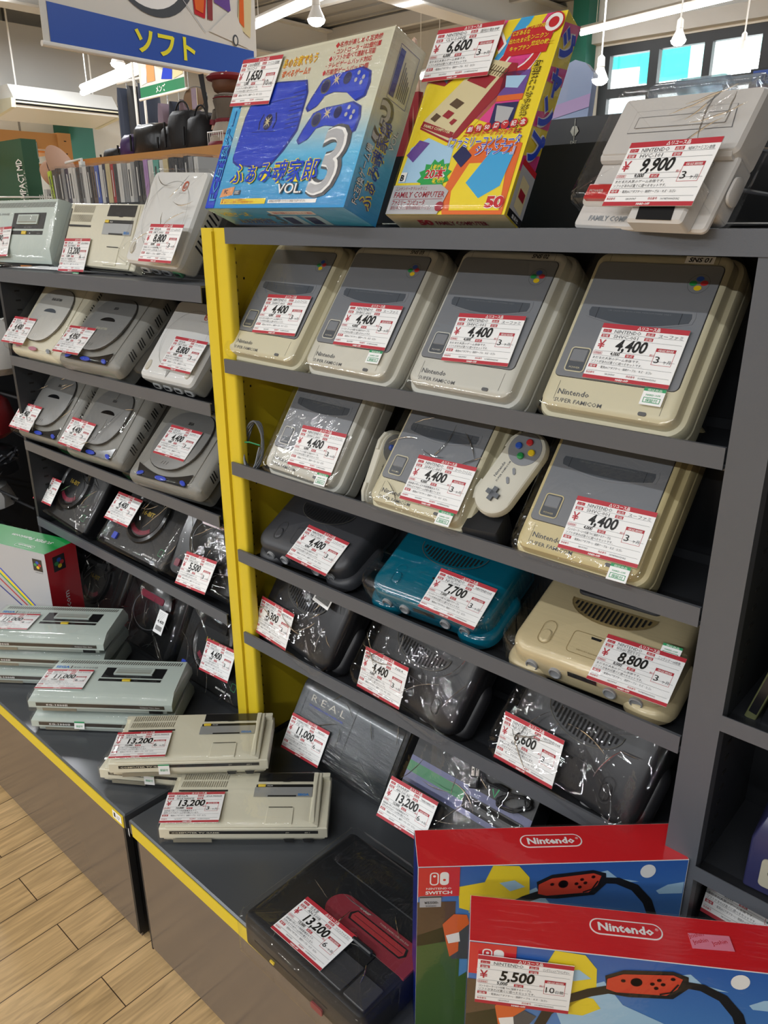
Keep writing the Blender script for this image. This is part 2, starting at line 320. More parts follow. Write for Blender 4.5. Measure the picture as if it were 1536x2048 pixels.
# left bay
bay2 = thing('display_shelf', 'grey shelving bay left of the yellow post, with a dark end panel', 'shelf', M=Matrix.Identity(4))
m = MB(); m.box(-2.168, -2.154, .885, .905, ZB, 1.335, 'shelf_inner'); m.box(-2.158, -2.154, .905, YB, ZB, 1.335, 'shelf_inner'); slots(m, -2.154, .918, [ZB + .03 + i * .0245 for i in range(39)], 1)
m.build('end_panel', bay2)
for zt in (1.122, .887, .66): shelf_board('shelf_board', -2.15, -1.256, zt, bay2)
m = MB(); m.box(-2.2, -1.256, LIP, LIP + .002, 1.312, 1.343, 'shelf_grey'); m.box(-2.2, -1.256, LIP + .002, 1.09, 1.339, 1.343, 'shelf_grey'); m.build('top_board', bay2)
m = MB(); m.box(-2.15, -1.22, YB + .001, YB + .012, ZB, 1.50, 'shelf_dark'); m.box(-1.256, -1.222, .906, YB, ZB, 1.43, 'shelf_dark'); m.build('back_panel', bay2)
# right neighbour bay
bay3 = thing('display_shelf', 'dark neighbouring shelving bay at the right edge behind the grey post', 'shelf', M=Matrix.Identity(4))
for zt in (.883, .645): 
    m = MB(); m.box(-.236, .3, LIP + .0, LIP + .0015, zt - .022, zt, 'shelf_grey'); m.box(-.236, .3, LIP + .012, 1.17, zt - .02, zt - .016, 'shelf_inner'); m.build('shelf_board', bay3)
m = MB(); m.box(-.236, .3, LIP, LIP + .0015, 1.27, 1.287, 'shelf_grey'); m.box(-.236, .3, LIP + .012, 1.17, 1.27, 1.274, 'shelf_inner'); m.build('shelf_board', bay3)
m = MB(); m.box(-.236, .3, 1.17, 1.18, ZB, 1.4, 'shelf_dark'); m.build('back_panel', bay3)
# base platforms
for x0, x1, lb in ((-3.1, -1.216, 'long low grey base platform with yellow strip under the left bay'), (-1.2, .3, 'low grey base platform with yellow strip at the front right')):
    o = thing('base_platform', lb, 'platform', M=Matrix.Identity(4))
    m = MB(); m.loft([[(x0, .569, ZB - .034), (x1, .569, ZB - .034), (x1, 1.09, ZB - .034), (x0, 1.09, ZB - .034)], [(x0, .569, ZB - .003), (x1, .569, ZB - .003), (x1, 1.09, ZB - .003), (x0, 1.09, ZB - .003)],
                     [(x0 + .003, .572, ZB), (x1 - .003, .572, ZB), (x1 - .003, 1.09, ZB), (x0 + .003, 1.09, ZB)]], 'base_top'); m.build('base_top', o)
    m = MB(); m.box(x0 + .01, x1 - .006, .5675, .569, ZB - .035, ZB - .006, 'yellow_paint'); s_ = m.build('yellow_strip', o); s_['label'] = 'yellow price rail strip'
    m = MB(); m.box(x0 + .015, x1 - .012, .575, .58, .012, ZB - .034, 'base_front'); m.build('front_panel', o)
    m = MB(); m.box(x0 + .01, x0 + .014, .575, 1.08, .006, ZB - .034, 'shelf_dark'); m.box(x1 - .012, x1 - .006, .575, 1.08, .02, ZB - .034, 'shelf_dark'); m.box(x1 - .012, x1 - .004, .568, .582, .03, ZB - .034, 'shelf_dark')
    m.box(x0 + .015, x1 - .012, .6, .605, 0, .03, 'shelf_dark'); m.build('side_board', o)
    if x0 < -2:
        m = MB(frameT((-1.262, .5672, ZB - .0305), (1, 0, 0), (0, 0, 1))); m.rect(0, .034, .002, .021, .0003, 'paper_white'); m.rect(.005, .011, .006, .017, .0005, 'ink_black'); m.text('17', .017, .006, .0005, .013, 'ink_black')
        m.build('number_label', o)
        m = MB(frameT((-1.236, .5745, ZB - .056), (1, 0, 0), (0, 0, 1))); m.flat([(0, .02), (.02, .02), (.02, -.002)], .0003, 'paper_white'); m.build('paper_tab', o)

# ================================================================ PRICE CARDS
DESC = [('まだまだ人気のゲーム本体です。', 'ソフトがあれば直ぐに遊べるセットです。'), ('コントローラー2つ付属 TVに接続するケーブル', 'ソフトがあれば直ぐに遊べるセットです。'), ('技術者の手により内部整備済みです。', '名作もおすすめゲームが待ち構えています。')]
def price_card(T, maker, model, price, sub, title, months, dsc=0, note='・電源(ACアダプター)・接続ケーブル・キズ・ヨゴレ', big=True):
    m = MB(T); W_, H_ = .112, .078; z = .0009; Y = lambda v: H_ * (1 - v); X = lambda u: W_ * u
    m.box(0, W_, 0, H_, 0, .0007, 'paper_white')
    def rc(u0, u1, v0, v1, mt='card_red', zz=z): m.rect(X(u0), X(u1), Y(v1), Y(v0), zz, mt)
    def tx(s_, u, v, size, mt='ink_black', w_=None, bold=0, al='l', zz=.0011, shear=0): m.text(s_, X(u), Y(v), zz, size, mt, X(w_) if w_ else None, bold, al, shear)
    rc(0, 1, 0, .085); rc(0, 1, .935, 1)
    tx('△リユース品', .55, .07, .0055, 'white_print', .26, .02, 'c'); tx('HARD-OFF', .47, .985, .0034, 'white_print', .15, .04, 'c')
    for u, v, s_ in ((.03, .105, 'メーカー'), (.03, .195, '型番'), (.54, .105, '品名'), (.54, .195, '定価'), (.02, .745, '備考'), (.40, .515, '年式')):
        rc(u, u + .10, v, v + .055); tx(s_, u + .05, v + .047, .0034, 'white_print', .075, 0, 'c')
    m.frame(X(.0 + .01), X(.12), Y(.56), Y(.515), .0003, z, 'card_red'); tx('店頭価格', .065, .552, .0028, 'card_red', .09, 0, 'c')
    tx(maker, .17, .165, .0068, 'ink_grey', min(.31, .05 * len(maker))); tx(model, .18, .252, .0064, 'ink_grey', min(.3, .036 * len(model)))
    tx(title, .82, .17, .0054, 'ink_grey', min(.27, .055 * len(title)), 0, 'c')
    for v in (.178, .268, .495, .575, .725, .85): rc(.02, .7 if v in (.495,) else .97, v, v + .004, 'ink_grey')
    tx('¥', .03, .46, .0175, 'card_red', .085, .01)
    tx(price, .24, .465, .0215, 'ink_black', .085 * (len(price) - 1) + .02, .028, 'l', shear=.12)
    tx(sub, .22, .56, .0062, 'ink_black', .022 * len(sub), .02); tx('税込', .665, .5, .0034, 'card_red')
    m.frame(X(.715), X(.935), Y(.64), Y(.35), .0005, z, 'card_red'); rc(.715, .935, .35, .41); tx('保証期間', .825, .402, .0034, 'white_print', .17, 0, 'c')
    n_ = months; tx(n_, .735, .6, .0125, 'ink_black', .035 * len(n_) + .02); tx('ヶ月' if months != '10' else '日間', .84, .6, .0055, 'ink_grey', .08)
    d = DESC[dsc]; tx(d[0], .03, .645, .0042, 'ink_grey', .56); tx(d[1], .03, .71, .0042, 'ink_grey', .6); tx(note, .15, .80, .0038, 'ink_grey', .62)
    tx('製造番号', .02, .905, .0032, 'card_red', .1); tx('18139707', .25, .91, .0034, 'ink_grey'); tx('商品番号', .5, .905, .0032, 'card_red', .1); tx('1019870000020362', .64, .91, .0034, 'ink_grey', .2)
    return m
def card_on(parent, cx, cy, ang, h, slope=0, ys=0, sticker=None, **k):
    """card taped on the face plane z = h + slope*(y-ys) of a console"""
    a = math.atan(slope); zc = h + slope * (cy - ys)
    T = Matrix.Translation((cx, cy, zc)) @ Matrix.Rotation(a, 4, 'X') @ Matrix.Rotation(R(ang), 4, 'Z') @ Matrix.Translation((-.056, -.039, 0))
    o = price_card(T, **k).build('price_card', parent, smooth=False)
    if sticker:
        sx, sy = sticker; m = MB(T @ Matrix.Translation((sx, sy, -.0004))); m.box(0, .027, 0, .022, 0, .0004, 'paper_white'); m.rect(0, .027, .018, .022, .0006, 'green_print')
        m.text('保証商品', .0135, .0185, .0008, .0032, 'white_print', .018, 0, 'c'); m.frame(.003, .024, .003, .010, .0008, .0006, 'green_print'); m.text('HARD-OFF', .0135, .012, .0007, .0032, 'green_print', .018, .01, 'c')
        m.text('保証付', .0135, .0045, .0007, .0045, 'green_print', .015, .01, 'c'); m.build('warranty_sticker', parent, smooth=False)
    return o
# ================================================================ CONSOLES
def wrap(o, x0, x1, y0, y1, z1, film='clear_film', r=.02, puff=.0, seed=0, name='plastic_wrap', tails=0, z0=-.001):
    """loose clear film around a console; puff crumples it"""
    rnd = random.Random(seed); m = MB(); prof = [(.004, z0), (0, z0 + .004), (0, z1 * .3), (0, z1 * .6), (.001, z1 - .008), (.005, z1 - .002), (.012, z1)]
    n = 10 if puff else 5; cx, cy = (x0 + x1) / 2, (y0 + y1) / 2; rings = []
    for k, (ins, z) in enumerate(prof):
        q = rr(x0 + ins, x1 - ins, y0 + ins, y1 - ins, max(r - ins, .004), n)
        rings.append([(a + (rnd.uniform(-.2, 1) * puff if puff else 0) * (1 if a > cx else -1), b_ + (rnd.uniform(-.2, .8) * puff if puff else 0) * (1 if b_ > cy else -1), z + rnd.uniform(0, .5) * puff * (k > 2)) for a, b_ in q])
    last = rings[-1]
    for s_ in (.9, .75, .5, .25, .04): rings.append([(cx + (a - cx) * s_, cy + (b_ - cy) * s_, z1 + (rnd.uniform(-.1, .6) * puff if puff and s_ > .3 else 0)) for a, b_, _ in last])
    m.loft(rings, film)
    if puff:
        for k in range(int(6 + puff * 1200)):
            x_ = rnd.uniform(x0 + .02, x1 - .02); y_ = rnd.uniform(y0 + .02, y1 - .02); a = rnd.uniform(0, 3.14); L_ = rnd.uniform(.025, .09); kx = rnd.uniform(-9, 9); pts = []
            for i in range(9):
                t = (i / 8 - .5) * L_; X, Y = x_ + t * math.cos(a) - kx * t * t * math.sin(a), y_ + t * math.sin(a) + kx * t * t * math.cos(a)
                if x0 + .006 < X < x1 - .006 and y0 + .006 < Y < y1 - .006: pts.append((X, Y, z1 + puff * .35 + .0005 * math.sin(i * 1.7 + k)))
            if len(pts) > 3: m.tube(pts, [.0002 + .0009 * math.sin(math.pi * i / (len(pts) - 1)) for i in range(len(pts))], 'fold_film', 5)
    return m.build(name, o, 60)
mat('sfc_panel', '#7b7e83', .32, bump=.04, bscale=900); mat('sfc_dark', '#50555c', .3); mat('sfc_text', '#5b5c5e', .5); mat('seam', '#55534c', .8)
mat('logo_blue', '#1c4fb4', .3, coat=.5); mat('logo_green', '#1f8b47', .3, coat=.5); mat('logo_red', '#b8242b', .3, coat=.5); mat('logo_yellow', '#e2c21b', .3, coat=.5)
mat('sfc_body_a', '#c9c6b8', .4, bump=.03, var=.03); mat('sfc_body_b', '#cbc4a6', .4, bump=.03, var=.05); mat('sfc_body_c', '#c8ba8c', .4, bump=.03, var=.06); mat('sfc_body_d', '#c4c3b9', .4, bump=.03, var=.03)
mat('hole', '#08080a', .9)
def four_logo(m, cx, cy, z, s=1):
    m.ring(ell(cx, cy, .0135 * s, .0135 * s), ell(cx, cy, .013 * s, .013 * s), z, 'sfc_dark')
    for dx, dy, c in ((0, .0066, 'logo_blue'), (-.0066, 0, 'logo_green'), (.0066, .001, 'logo_red'), (.0006, -.0062, 'logo_yellow')): m.flat(ell(cx + dx * s, cy + dy * s, .0048 * s, .0036 * s, 14), z + .0003, c)
def sfc(label, p, card, body='sfc_body_a', film='clear_film', note_txt=None, seed=1, sticker=None, puff=0, **k):
    o = thing('game_console', label, 'game console', p, 'beige game consoles on the right bay shelves'); h = .0715
    m = MB(); m.slab(0, .2, 0, .249, .026, [(.006, 0), (.001, .004), (0, .012), (0, .027), (.0025, .0285), (.0025, .031), (0, .0325), (0, .046), (.0025, .0505), (.008, .0525), (.009, .0545), (.0095, .062), (.011, .0675), (.0145, .0705), (.019, h)], body, n=6)
    for x in (.0298, .1715): m.rect(x, x + .0005, .019, .046, h + .0002, 'seam'); m.rect(x, x + .0005, .224, .236, h + .0002, 'seam')
    m.text('Nintendo', .0325, .0275, h + .0004, .0105, 'sfc_text', .044, .015); m.text('SUPER FAMICOM', .0315, .0165, h + .0004, .0078, 'sfc_text', .066, .005)
    m.slab(.1455, .156, .0155, .0205, .0022, [(0, h), (0, h + .0008)], 'sfc_text'); m.box(.062, .105, -.0004, .004, .008, .022, 'seam')
    m.build('body', o)
    m = MB(); m.slab(.018, .182, .052, .222, .007, [(-.0006, h - .0005), (-.0006, h + .0003)], 'hole'); m.slab(.018, .182, .052, .222, .007, [(0, h), (0, h + .0012), (.0006, h + .0016)], 'sfc_panel')
    tp = m.build('top_panel', o); m = MB(); four_logo(m, .158, .196, h + .0018); m.build('emblem', tp)
    m = MB(); q = [(.032, .154)] + [(.0315 - .001, .148)] + [(.033 + .132 * t, .143 - .009 * math.sin(math.pi * t) - .002) for t in [i / 14 for i in range(15)]] + [(.1665, .148), (.165, .154)]
    q2 = [(.0985 + (x - .0985) * 1.07, .1465 + (y - .1465) * 1.28 + .0008) for x, y in q]
    m.prism(q2, h, h + .0021, 'sfc_panel', .0008); m.prism(q, h, h + .0024, 'sfc_dark', .0006)
    for x in (.043, .153): m.rect(x, x + .0005, .138, .1535, h + .0026, 'hole')
    m.text('USE CASSETTE WITH SUPER FAMICOM MARK ONLY', .0985, .1495, h + .0027, .0026, 'sfc_panel', .084, .0, 'c'); m.build('cartridge_flap', tp)
    for x0 in (.0285, .1435):
        m = MB(); m.outline(x0, x0 + .028, .059, .0945, .005, .0016, h + .0024, body); m.slab(x0 + .0016, x0 + .0264, .0606, .0929, .004, [(0, h + .001), (0, h + .0022)], 'sfc_dark')
        m.slab(x0 + .003, x0 + .025, .074, .0915, .002, [(0, h), (0, h + .0024), (.001, h + .0034)], 'sfc_panel'); m.text('POWER' if x0 < .1 else 'RESET', x0 + .014, .064, h + .0026, .0035, body, .015, 0, 'c'); m.build('switch', tp)
    m = MB(); m.outline(.086, .114, .07, .09, .009, .0006, h + .002, 'hole'); m.build('eject_button', tp)
    if note_txt:
        m = MB(); 
        if note_txt[1]: m.rect(.130, .166, .2245, .2345, h + .0006, 'paper_white')
        m.text(note_txt[0], .148, .2262, h + .0012, .009, 'ink_black', .027, .02, 'c', .15); m.build('hand_lettered_mark', o)
    wrap(o, -.0025, .2025, -.0025, .2515, h + .0032, film, .027, puff, seed)
    card_on(o, *card, h + .0048 + puff * .9, sticker=sticker, maker='NINTENDO', model='SHVC-001', price='4,400', sub='4,000', months='3', **k)
    return o
sfc('beige console beside the yellow panel on the highest right shelf', (-1.204, .929, 1.184, 54, .5, -1.5), (.121, .091, 3), 'sfc_body_b', title='スーパーファミコン', dsc=0, seed=3)
sfc('beige console second from the yellow panel on the highest right shelf', (-.993, .929, 1.182, 54, .9, -1.3), (.119, .09, 1.5), 'sfc_body_a', sticker=(.083, -.0235), title='スーファミ', dsc=1, seed=4, note_txt=('SNS 03', 0))
sfc('beige console third from the yellow panel, hand lettered SNS 02 on its back edge', (-.764, .928, 1.181, 53.8, .7, -.9), (.116, .09, 2.8), 'sfc_body_d', title='スーファミ', dsc=0, seed=5, note_txt=('SNS 02', 0))
sfc('beige console beside the grey right post, paper mark SNS 01 on its back edge', (-.536, .928, 1.181, 54, .8, -.5), (.116, .091, 0), 'sfc_body_b', sticker=(.084, -.0235), title='スーファミ', dsc=0, seed=6, note_txt=('SNS 01', 1))
sfc('beige console on the second right shelf between a coiled cable and a boxed-in controller', (-1.121, .936, .978, 56, .2, -1.2), (.132, .066, 2), 'sfc_body_d', 'creased_film', sticker=(.08, -.022), title='スーパーファミコン', dsc=1, seed=7)
sfc('yellowed console on the second right shelf wrapped in crinkled film between two controllers', (-.837, .917, .978, 51, .4, -.5), (.134, .063, 1), 'sfc_body_b', 'bag_film', sticker=(.08, -.0225), title='スーパーファミコン', dsc=2, seed=8, puff=.003)
sfc('strongly yellowed console at the right end of the second right shelf', (-.554, .917, .976, 50.5, 1, 0), (.132, .061, 1), 'sfc_body_c', 'creased_film', sticker=(.078, -.0235), title='スーファミ', dsc=1, seed=9)

# ---- N64-like consoles
mat('n64_grey', '#38393d', .42, bump=.05, bscale=800); mat('n64_charcoal', '#232326', .38, bump=.05, bscale=800); mat('n64_blue', '#08748f', .12, trans=.35, coat=.6); mat('n64_gold', '#c9b992', .34, .1, coat=.2)
mat('n64_smoke', '#2f3033', .25, coat=.4); mat('n64_blue_dark', '#075f74', .25); mat('n64_gold_dark', '#8a7850', .5); mat('n64_slot', '#26272a', .5); mat('flap_grey', '#77787b', .4); mat('port_grey', '#9a9b9d', .4)
def n64(label, p, card, body, dark, flap, film, price, sub, seed, title='NINTENDO64', model='NUS-001', puff=0, cable=False, sticker=None, **k):
    o = thing('game_console', label, 'game console', p, 'curved cartridge consoles on the two lower right shelves')
    h = lambda y: .069 if y > .085 else .069 - (.085 - y) * .24
    zf = lambda x, y, z: z if z <= .03 else .03 + (z - .03) * (h(y) - .03) / .039
    Z = lambda x, y: h(y) + .0012
    m = MB(); m.slab(.01, .25, .012, .188, .03, [(.002, .006), (0, .01), (0, .052), (.002, .060), (.006, .0655), (.012, .069)], body, zf=zf, n=6)
    for x0 in (0, .182): m.slab(x0, x0 + .078, 0, .13, .036, [(.003, 0), (0, .003), (0, .013), (.004, .020), (.010, .0235), (.02, .025)], body, n=6)
    m.slab(.012, .248, .02, .19, .02, [(0, 0), (0, .012)], body); m.build('body', o)
    m = MB(); m.slab(.0655, .1945, .139, .1625, .009, [(0, .066), (0, .0715), (.002, .073)], flap); m.rect(.066, .194, .1505, .1512, .0734, dark); m.build('cartridge_flap', o)
    m = MB(); q = [(.13 + .066 * math.cos(R(t)), .13 + .040 * math.sin(R(t))) for t in range(180, 361, 12)]; m.flat(q, .0695, dark)
    m.stroke(q, .0012, .0702, 'seam' if body != 'n64_gold' else 'n64_gold_dark')
    for i in range(17):
        x = .0735 + i * .00705; yb = .13 - .036 * math.sqrt(max(0, 1 - ((x - .13) / .062) ** 2))
        if .124 - yb > .003: m.flat([(x - .0016, yb + .001), (x + .0016, yb + .001), (x + .0022, .125), (x - .001, .125)], .0703, 'hole')
    m.build('vent_grill', o)
    m = MB(); m.outline(.095, .165, .032, .069, .006, .0008, Z, dark); m.slab(.0958, .1642, .0328, .0682, .006, [(0, .055), (.0003, .06971)], body, zf=lambda x, y, z: h(y) + (.0007 if z > .06 else -.004))
    m.flat([(.122, .0655), (.138, .0655), (.137, .0615), (.123, .0615)], lambda x, y: h(y) + .0016, 'hole'); m.text('MEMORY EXPANSION', .13, .038, lambda x, y: h(y) + .0015, .003, dark, .04, 0, 'c'); m.build('memory_cover', o)
    for cx, nm in ((.058, 'power_switch'), (.202, 'reset_button')):
        m = MB(); m.ring(rr(cx - .0105, cx + .0105, .031, .071, .0105, 6), rr(cx - .0097, cx + .0097, .0318, .0702, .0097, 6), Z, dark)
        m.slab(cx - .0085, cx + .0085, .034, .056 if nm == 'power_switch' else .062, .0085, [(0, .05), (0, .0645), (.002, .066)], body, zf=lambda x, y, z: h(y) + (z - .0635 if z > .06 else -.002), n=6); m.build(nm, o)
    for x in (.05, .088, .172, .21):
        m = MB(frameT((x, .0125, .026), (1, 0, 0), (0, 0, 1))); m.lathe([(.0098, -.004), (.0098, .004), (.008, .005), (.0075, .002), (.001, .002)], 'port_grey', n=16); m.build('controller_port', o)
    m = MB(frameT((.13, .0115, .034), (1, 0, 0), (0, 0, 1))); m.rect(-.022, .022, -.004, .005, .0006, 'hole'); m.build('name_plate', o)
    if film: wrap(o, -.003, .263, -.003, .193, .0745, film, .034, puff, seed)
    card_on(o, *card, .0755 + puff * .9 if film else .071, slope=.24, ys=.085, sticker=sticker, maker='NINTENDO', model=model, price=price, sub=sub, months='3', title=title, **k)
    return o
n64('dark grey curved console beside the yellow panel on the third right shelf', (-1.171, .898, .804, 25, 4, -.5), (.168, .036, -5.5), 'n64_grey', 'n64_slot', 'n64_grey', None, '4,400', '4,000', 11, 'ニンテンドー64', dsc=1)
n64('translucent teal blue curved console on the third right shelf', (-.861, .899, .804, 25, 4, -.5), (.186, .041, -3), 'n64_blue', 'n64_blue_dark', 'n64_grey', 'stretch_film', '7,700', '7,000', 12, dsc=1)
n64('gold coloured curved console at the right of the third right shelf', (-.565, .89, .804, 18, 4, 0), (.200, .036, 0), 'n64_gold', 'n64_gold_dark', 'n64_grey', 'stretch_film', '8,800', '8,000', 13, 'ニンテンドー64本体', 'NUS-001 限定モデル', sticker=(.075, .07), dsc=0)
a_ = n64('dark curved console in a bag on the fourth right shelf, leftmost, card reading 3,300', (-1.205, .947, .614, 56.5, -3.5, -5), (.076, .037, 4), 'n64_charcoal', 'n64_slot', 'flap_grey', 'bag_film', '3,300', '3,000', 14, 'NINTENDO64', puff=.004, dsc=1)
m = MB(pose((.16, .125, .083, 0, 0, -2))); m.box(0, .05, 0, .026, 0, .0005, 'paper_white'); m.text('¥3,300', .025, .0195, .0008, .007, 'ink_black', .03, .02, 'c')
for i in range(34): m.rect(.004 + i * .00126, .0046 + i * .00126 + (i * 7 % 3) * .0002, .006, .018, .0008, 'ink_black')
m.build('barcode_sticker', a_)
m = MB(); m.tube([(.115 + .008 * math.cos(R(t)), .155 + .012 * math.sin(R(t)), .083) for t in range(60, 340, 20)], .0006, 'card_red', 5); m.build('red_twist_tie', a_)
n64('dark curved console in a bag on the fourth right shelf, middle, card reading 4,400', (-.902, .947, .613, 56.5, -3.5, -5), (.077, .037, 6), 'n64_charcoal', 'n64_slot', 'flap_grey', 'bag_film', '4,400', '4,000', 15, 'N64', puff=.004, dsc=1)
n64('dark curved console in a loose shiny bag, card reading 6,600, fourth right shelf', (-.583, .945, .613, 56, -3.5, -5), (.069, .038, 6), 'n64_charcoal', 'n64_slot', 'n64_grey', 'bag_film', '6,600', '6,000', 16, puff=.006, dsc=2)

# ---- Saturn-like consoles
mat('sat_white', '#cfcab4', .38, bump=.03, var=.03); mat('sat_lid_w', '#bdbcb6', .3); mat('sat_grey', '#807f79', .42, bump=.04, var=.03); mat('sat_lid_g', '#7b7b79', .34); mat('btn_blue', '#2c48c4', .3, coat=.5); mat('btn_pink', '#b87a8c', .4); mat('btn_grey', '#8a9096', .4)
def saturn(label, p, card, white, price, seed, film='creased_film', puff=0, text2=True, vents=True, **k):
    o = thing('disc_console', label, 'game console', p, 'disc consoles on the left bay shelves'); bd = 'sat_white' if white else 'sat_grey'; ld = 'sat_lid_w' if white else 'sat_lid_g'
    hz = lambda x, y, z: z if z < .04 else .04 + (z - .04) * (.62 + .38 * min(1, max(0, y / .07)) if y < .07 else 1.0)
    m = MB(); m.slab(0, .26, 0, .23, .02, [(.012, 0), (.008, .004), (.006, .03), (0, .036), (0, .050), (.003, .066), (.008, .072), (.016, .076)], bd, n=5, zf=hz)
    m.slab(.03, .23, .012, .22, .02, [(0, .05), (.004, .078), (.01, .0795)], bd, n=5, zf=lambda x, y, z: hz(x, y, z)); m.build('body', o)
    Z = lambda d: (lambda x, y: hz(x, y, .0795) + d)
    def lid(s): return [(.13 + .081 * s * math.copysign(abs(math.cos(R(t))) ** (.6 if math.sin(R(t)) > 0 else .85), math.cos(R(t))), .118 + (.085 if math.sin(R(t)) < 0 else .068) * s * math.copysign(abs(math.sin(R(t))) ** .8, math.sin(R(t)))) for t in range(0, 360, 12)]
    m = MB(); m.flat(lid(1.02), .0805, 'hole'); q = lid(1); m.loft([[(x, y, .078) for x, y in q], [(x, y, .0825) for x, y in q], [(x, y, .0835) for x, y in lid(.975)]], ld)
    m.flat([(.13 + .03 * math.cos(R(t)), .117 + .011 * math.sin(R(t))) for t in range(0, 181, 15)], .0838, 'black_gloss' if not white else 'sfc_dark')
    m.text('SEGA' if not white else 'SEGA SATURN', .13, .152, .0838, .010, 'ink_black', .018 if not white else .05, .03, 'c')
    if text2 and not white: m.text('SEGA SATURN', .13, .092, .0838, .009, 'sat_white', .045, .01, 'c')
    for i in range(3): m.stroke([(.118 + i * .009, .044), (.121 + i * .009, .052)], .0012, .0838, 'ink_black' if not white else 'paper_white')
    m.build('disc_lid', o)
    m = MB(); cp = None
    if not white:
        q = [(.035 + .19 * t, .040 - .018 * math.sin(math.pi * t)) for t in [i / 12 for i in range(13)]]; lo = [(x, .009) for x, _ in q][::-1]
        m.add([(x, y, hz(x, y, .0795) + .0015) for x, y in q] + [(.045 + (x - .035) * .9, y, hz(x, y, .0795) + .0015) for x, y in lo], [(i, i + 1, 24 - i, 25 - i) for i in range(12)], 'black_gloss'); cp = m.build('control_panel', o)
    for cx, a, b_, rt in ((.055, .011, .005, 18), (.13, .02, .0055, 0), (.205, .011, .005, -18)):
        mb = MB(Matrix.Translation((cx, .0165 if cx != .13 else .015, hz(cx, .018, .0795) + .0018)) @ Matrix.Rotation(R(rt), 4, 'Z')); e = ell(0, 0, a, b_, 16)
        mb.prism(e, 0, .0025, ('btn_blue' if not white else ('btn_pink' if cx < .2 else 'btn_grey')), .0008); mb.build('button', cp or o)
    m = MB(frameT((.2605, 0, 0), (0, 1, 0), (0, 0, 1)))
    for gidx in range(5):
        for i in range(3): m.stroke([(.045 + gidx * .034 + i * .007, .045), (.051 + gidx * .034 + i * .007, .064)], .003, .0006, 'hole')
    if vents: m.build('side_vents', o)
    wrap(o, -.003, .263, -.003, .233, .0875, film, .024, puff, seed)
    card_on(o, *card, .0895 + puff * .9, slope=.03, ys=.225, maker='SEGA', model='HST-3200', price=price, sub='4,000', months='3', title='セガサターン', note='・電源ケーブル・接続ケーブル', **k)
    return o
saturn('off-white disc console with pink and grey buttons on the upper left shelf', (-2.128, .912, 1.1, 49, 3, -1.5), (.043, .05, 1.6), True, '4,400', 21, dsc=0)
saturn('grey disc console in the middle of the upper left shelf, card reading 4,950', (-1.836, .892, 1.1, 42, 2.5, 0), (.061, .051, .4), False, '4,950', 22, 'clear_film', dsc=1)
saturn('grey disc console leftmost on the middle left shelf', (-2.190, .918, .864, 49, 2, 1), (.058, .044, -1), False, '4,400', 23, 'bag_film', puff=.003, text2=False, dsc=2)
saturn('grey disc console second on the middle left shelf under loose film', (-1.905, .914, .864, 47.5, 1.8, 1), (.061, .046, -2), False, '4,400', 24, 'bag_film', puff=.003, text2=False, dsc=1)
saturn('grey disc console next to the yellow post on the middle left shelf', (-1.575, .892, .864, 41, 2, 2.5), (.13, .101, -2.5), False, '4,400', 25, 'clear_film', text2=False, dsc=0)

# ---- Dreamcast-like
mat('dc_white', '#d9d9d6', .35, bump=.02); mat('dc_side', '#c8c3b4', .4); mat('dc_line', '#9a9a98', .6); mat('swirl', '#c85a3c', .5); mat('port_green', '#3a7a55', .4)
def dreamcast(label, p, card, film, puff, seed, side='dc_side', colored=False):
    o = thing('disc_console', label, 'game console', p, 'white disc consoles in the left bay')
    m = MB(); m.slab(0, .19, 0, .196, .014, [(.016, 0), (.008, .008), (0, .044), (.001, .048)], side, n=5)
    m.slab(0, .19, 0, .196, .014, [(.0, .045), (.0, .052), (.004, .0575)], 'dc_white', n=5, zf=lambda x, y, z: z + (.016 * min(1, y / .12) if z > .05 else 0)); m.build('body', o)
    top = lambda d: (lambda x, y: .0578 + .016 * min(1, y / .12) + d)
    m = MB(); m.ring(ell(.095, .1, .073, .073, 36), ell(.095, .1, .0722, .0722, 36), top(.0006), 'dc_line'); m.flat([(.089, .025), (.101, .025), (.095, .008)], top(.0008), 'dc_line')
    m.stroke([(.13 + (.0105 - .0012 * i) * .8 * math.cos(R(i * 50 + 30)), .162 + (.0105 - .0012 * i) * math.sin(R(i * 50 + 30))) for i in range(8)], .0022, top(.0008), 'swirl')
    m.ring(ell(.13, .162, .0085, .011, 18), ell(.13, .162, .0065, .009, 18), top(.0009), 'swirl'); m.text('Dreamcast', .13, .146, top(.0008), .004, 'dc_line', .022, 0, 'c'); m.build('disc_lid', o)
    for cx, cy in ((.018, .03), (.165, .028)):
        m = MB(Matrix.Translation((0, 0, 0))); m.prism(ell(cx, cy, .0085, .013, 18), .058, .0635, 'dc_side', .001); m.build('button', o)
    for i in range(4):
        m = MB(frameT((.036 + i * .039, .004, .026), (1, 0, 0), (0, .2, 1))); m.slab(-.014, .014, -.009, .009, .007, [(0, -.006), (0, .0035), (.002, .005)], 'dc_white' if not colored else ('dc_white', 'btn_grey', 'btn_grey', 'port_green')[i]); m.rect(-.008, .008, -.003, .004, .0056, 'hole'); m.build('controller_port', o)
    m = MB(frameT((.188, 0, 0), (0, 1, 0), (0, 0, 1)))
    for i in range(8): m.stroke([(.05 + i * .011, .015), (.058 + i * .011, .04)], .004, .0022, 'hole')
    m.build('side_vents', o)
    wrap(o, -.004, .194, -.003, .2, .08, film, .018, puff, seed)
    card_on(o, *card, .0785 if puff < .003 else .087, slope=.06, ys=.12, maker='SEGA', model='HKT-3000', price='8,800', sub='8,000', months='3', title='ドリームキャスト', dsc=2, note='・電源ケーブル・接続ケーブル')
    return o
dreamcast('white disc console beside the yellow post on the upper left shelf', (-1.539, .935, 1.1, 46, 1.6, -.8), (.131, .061, -1), 'clear_film', 0, 31)
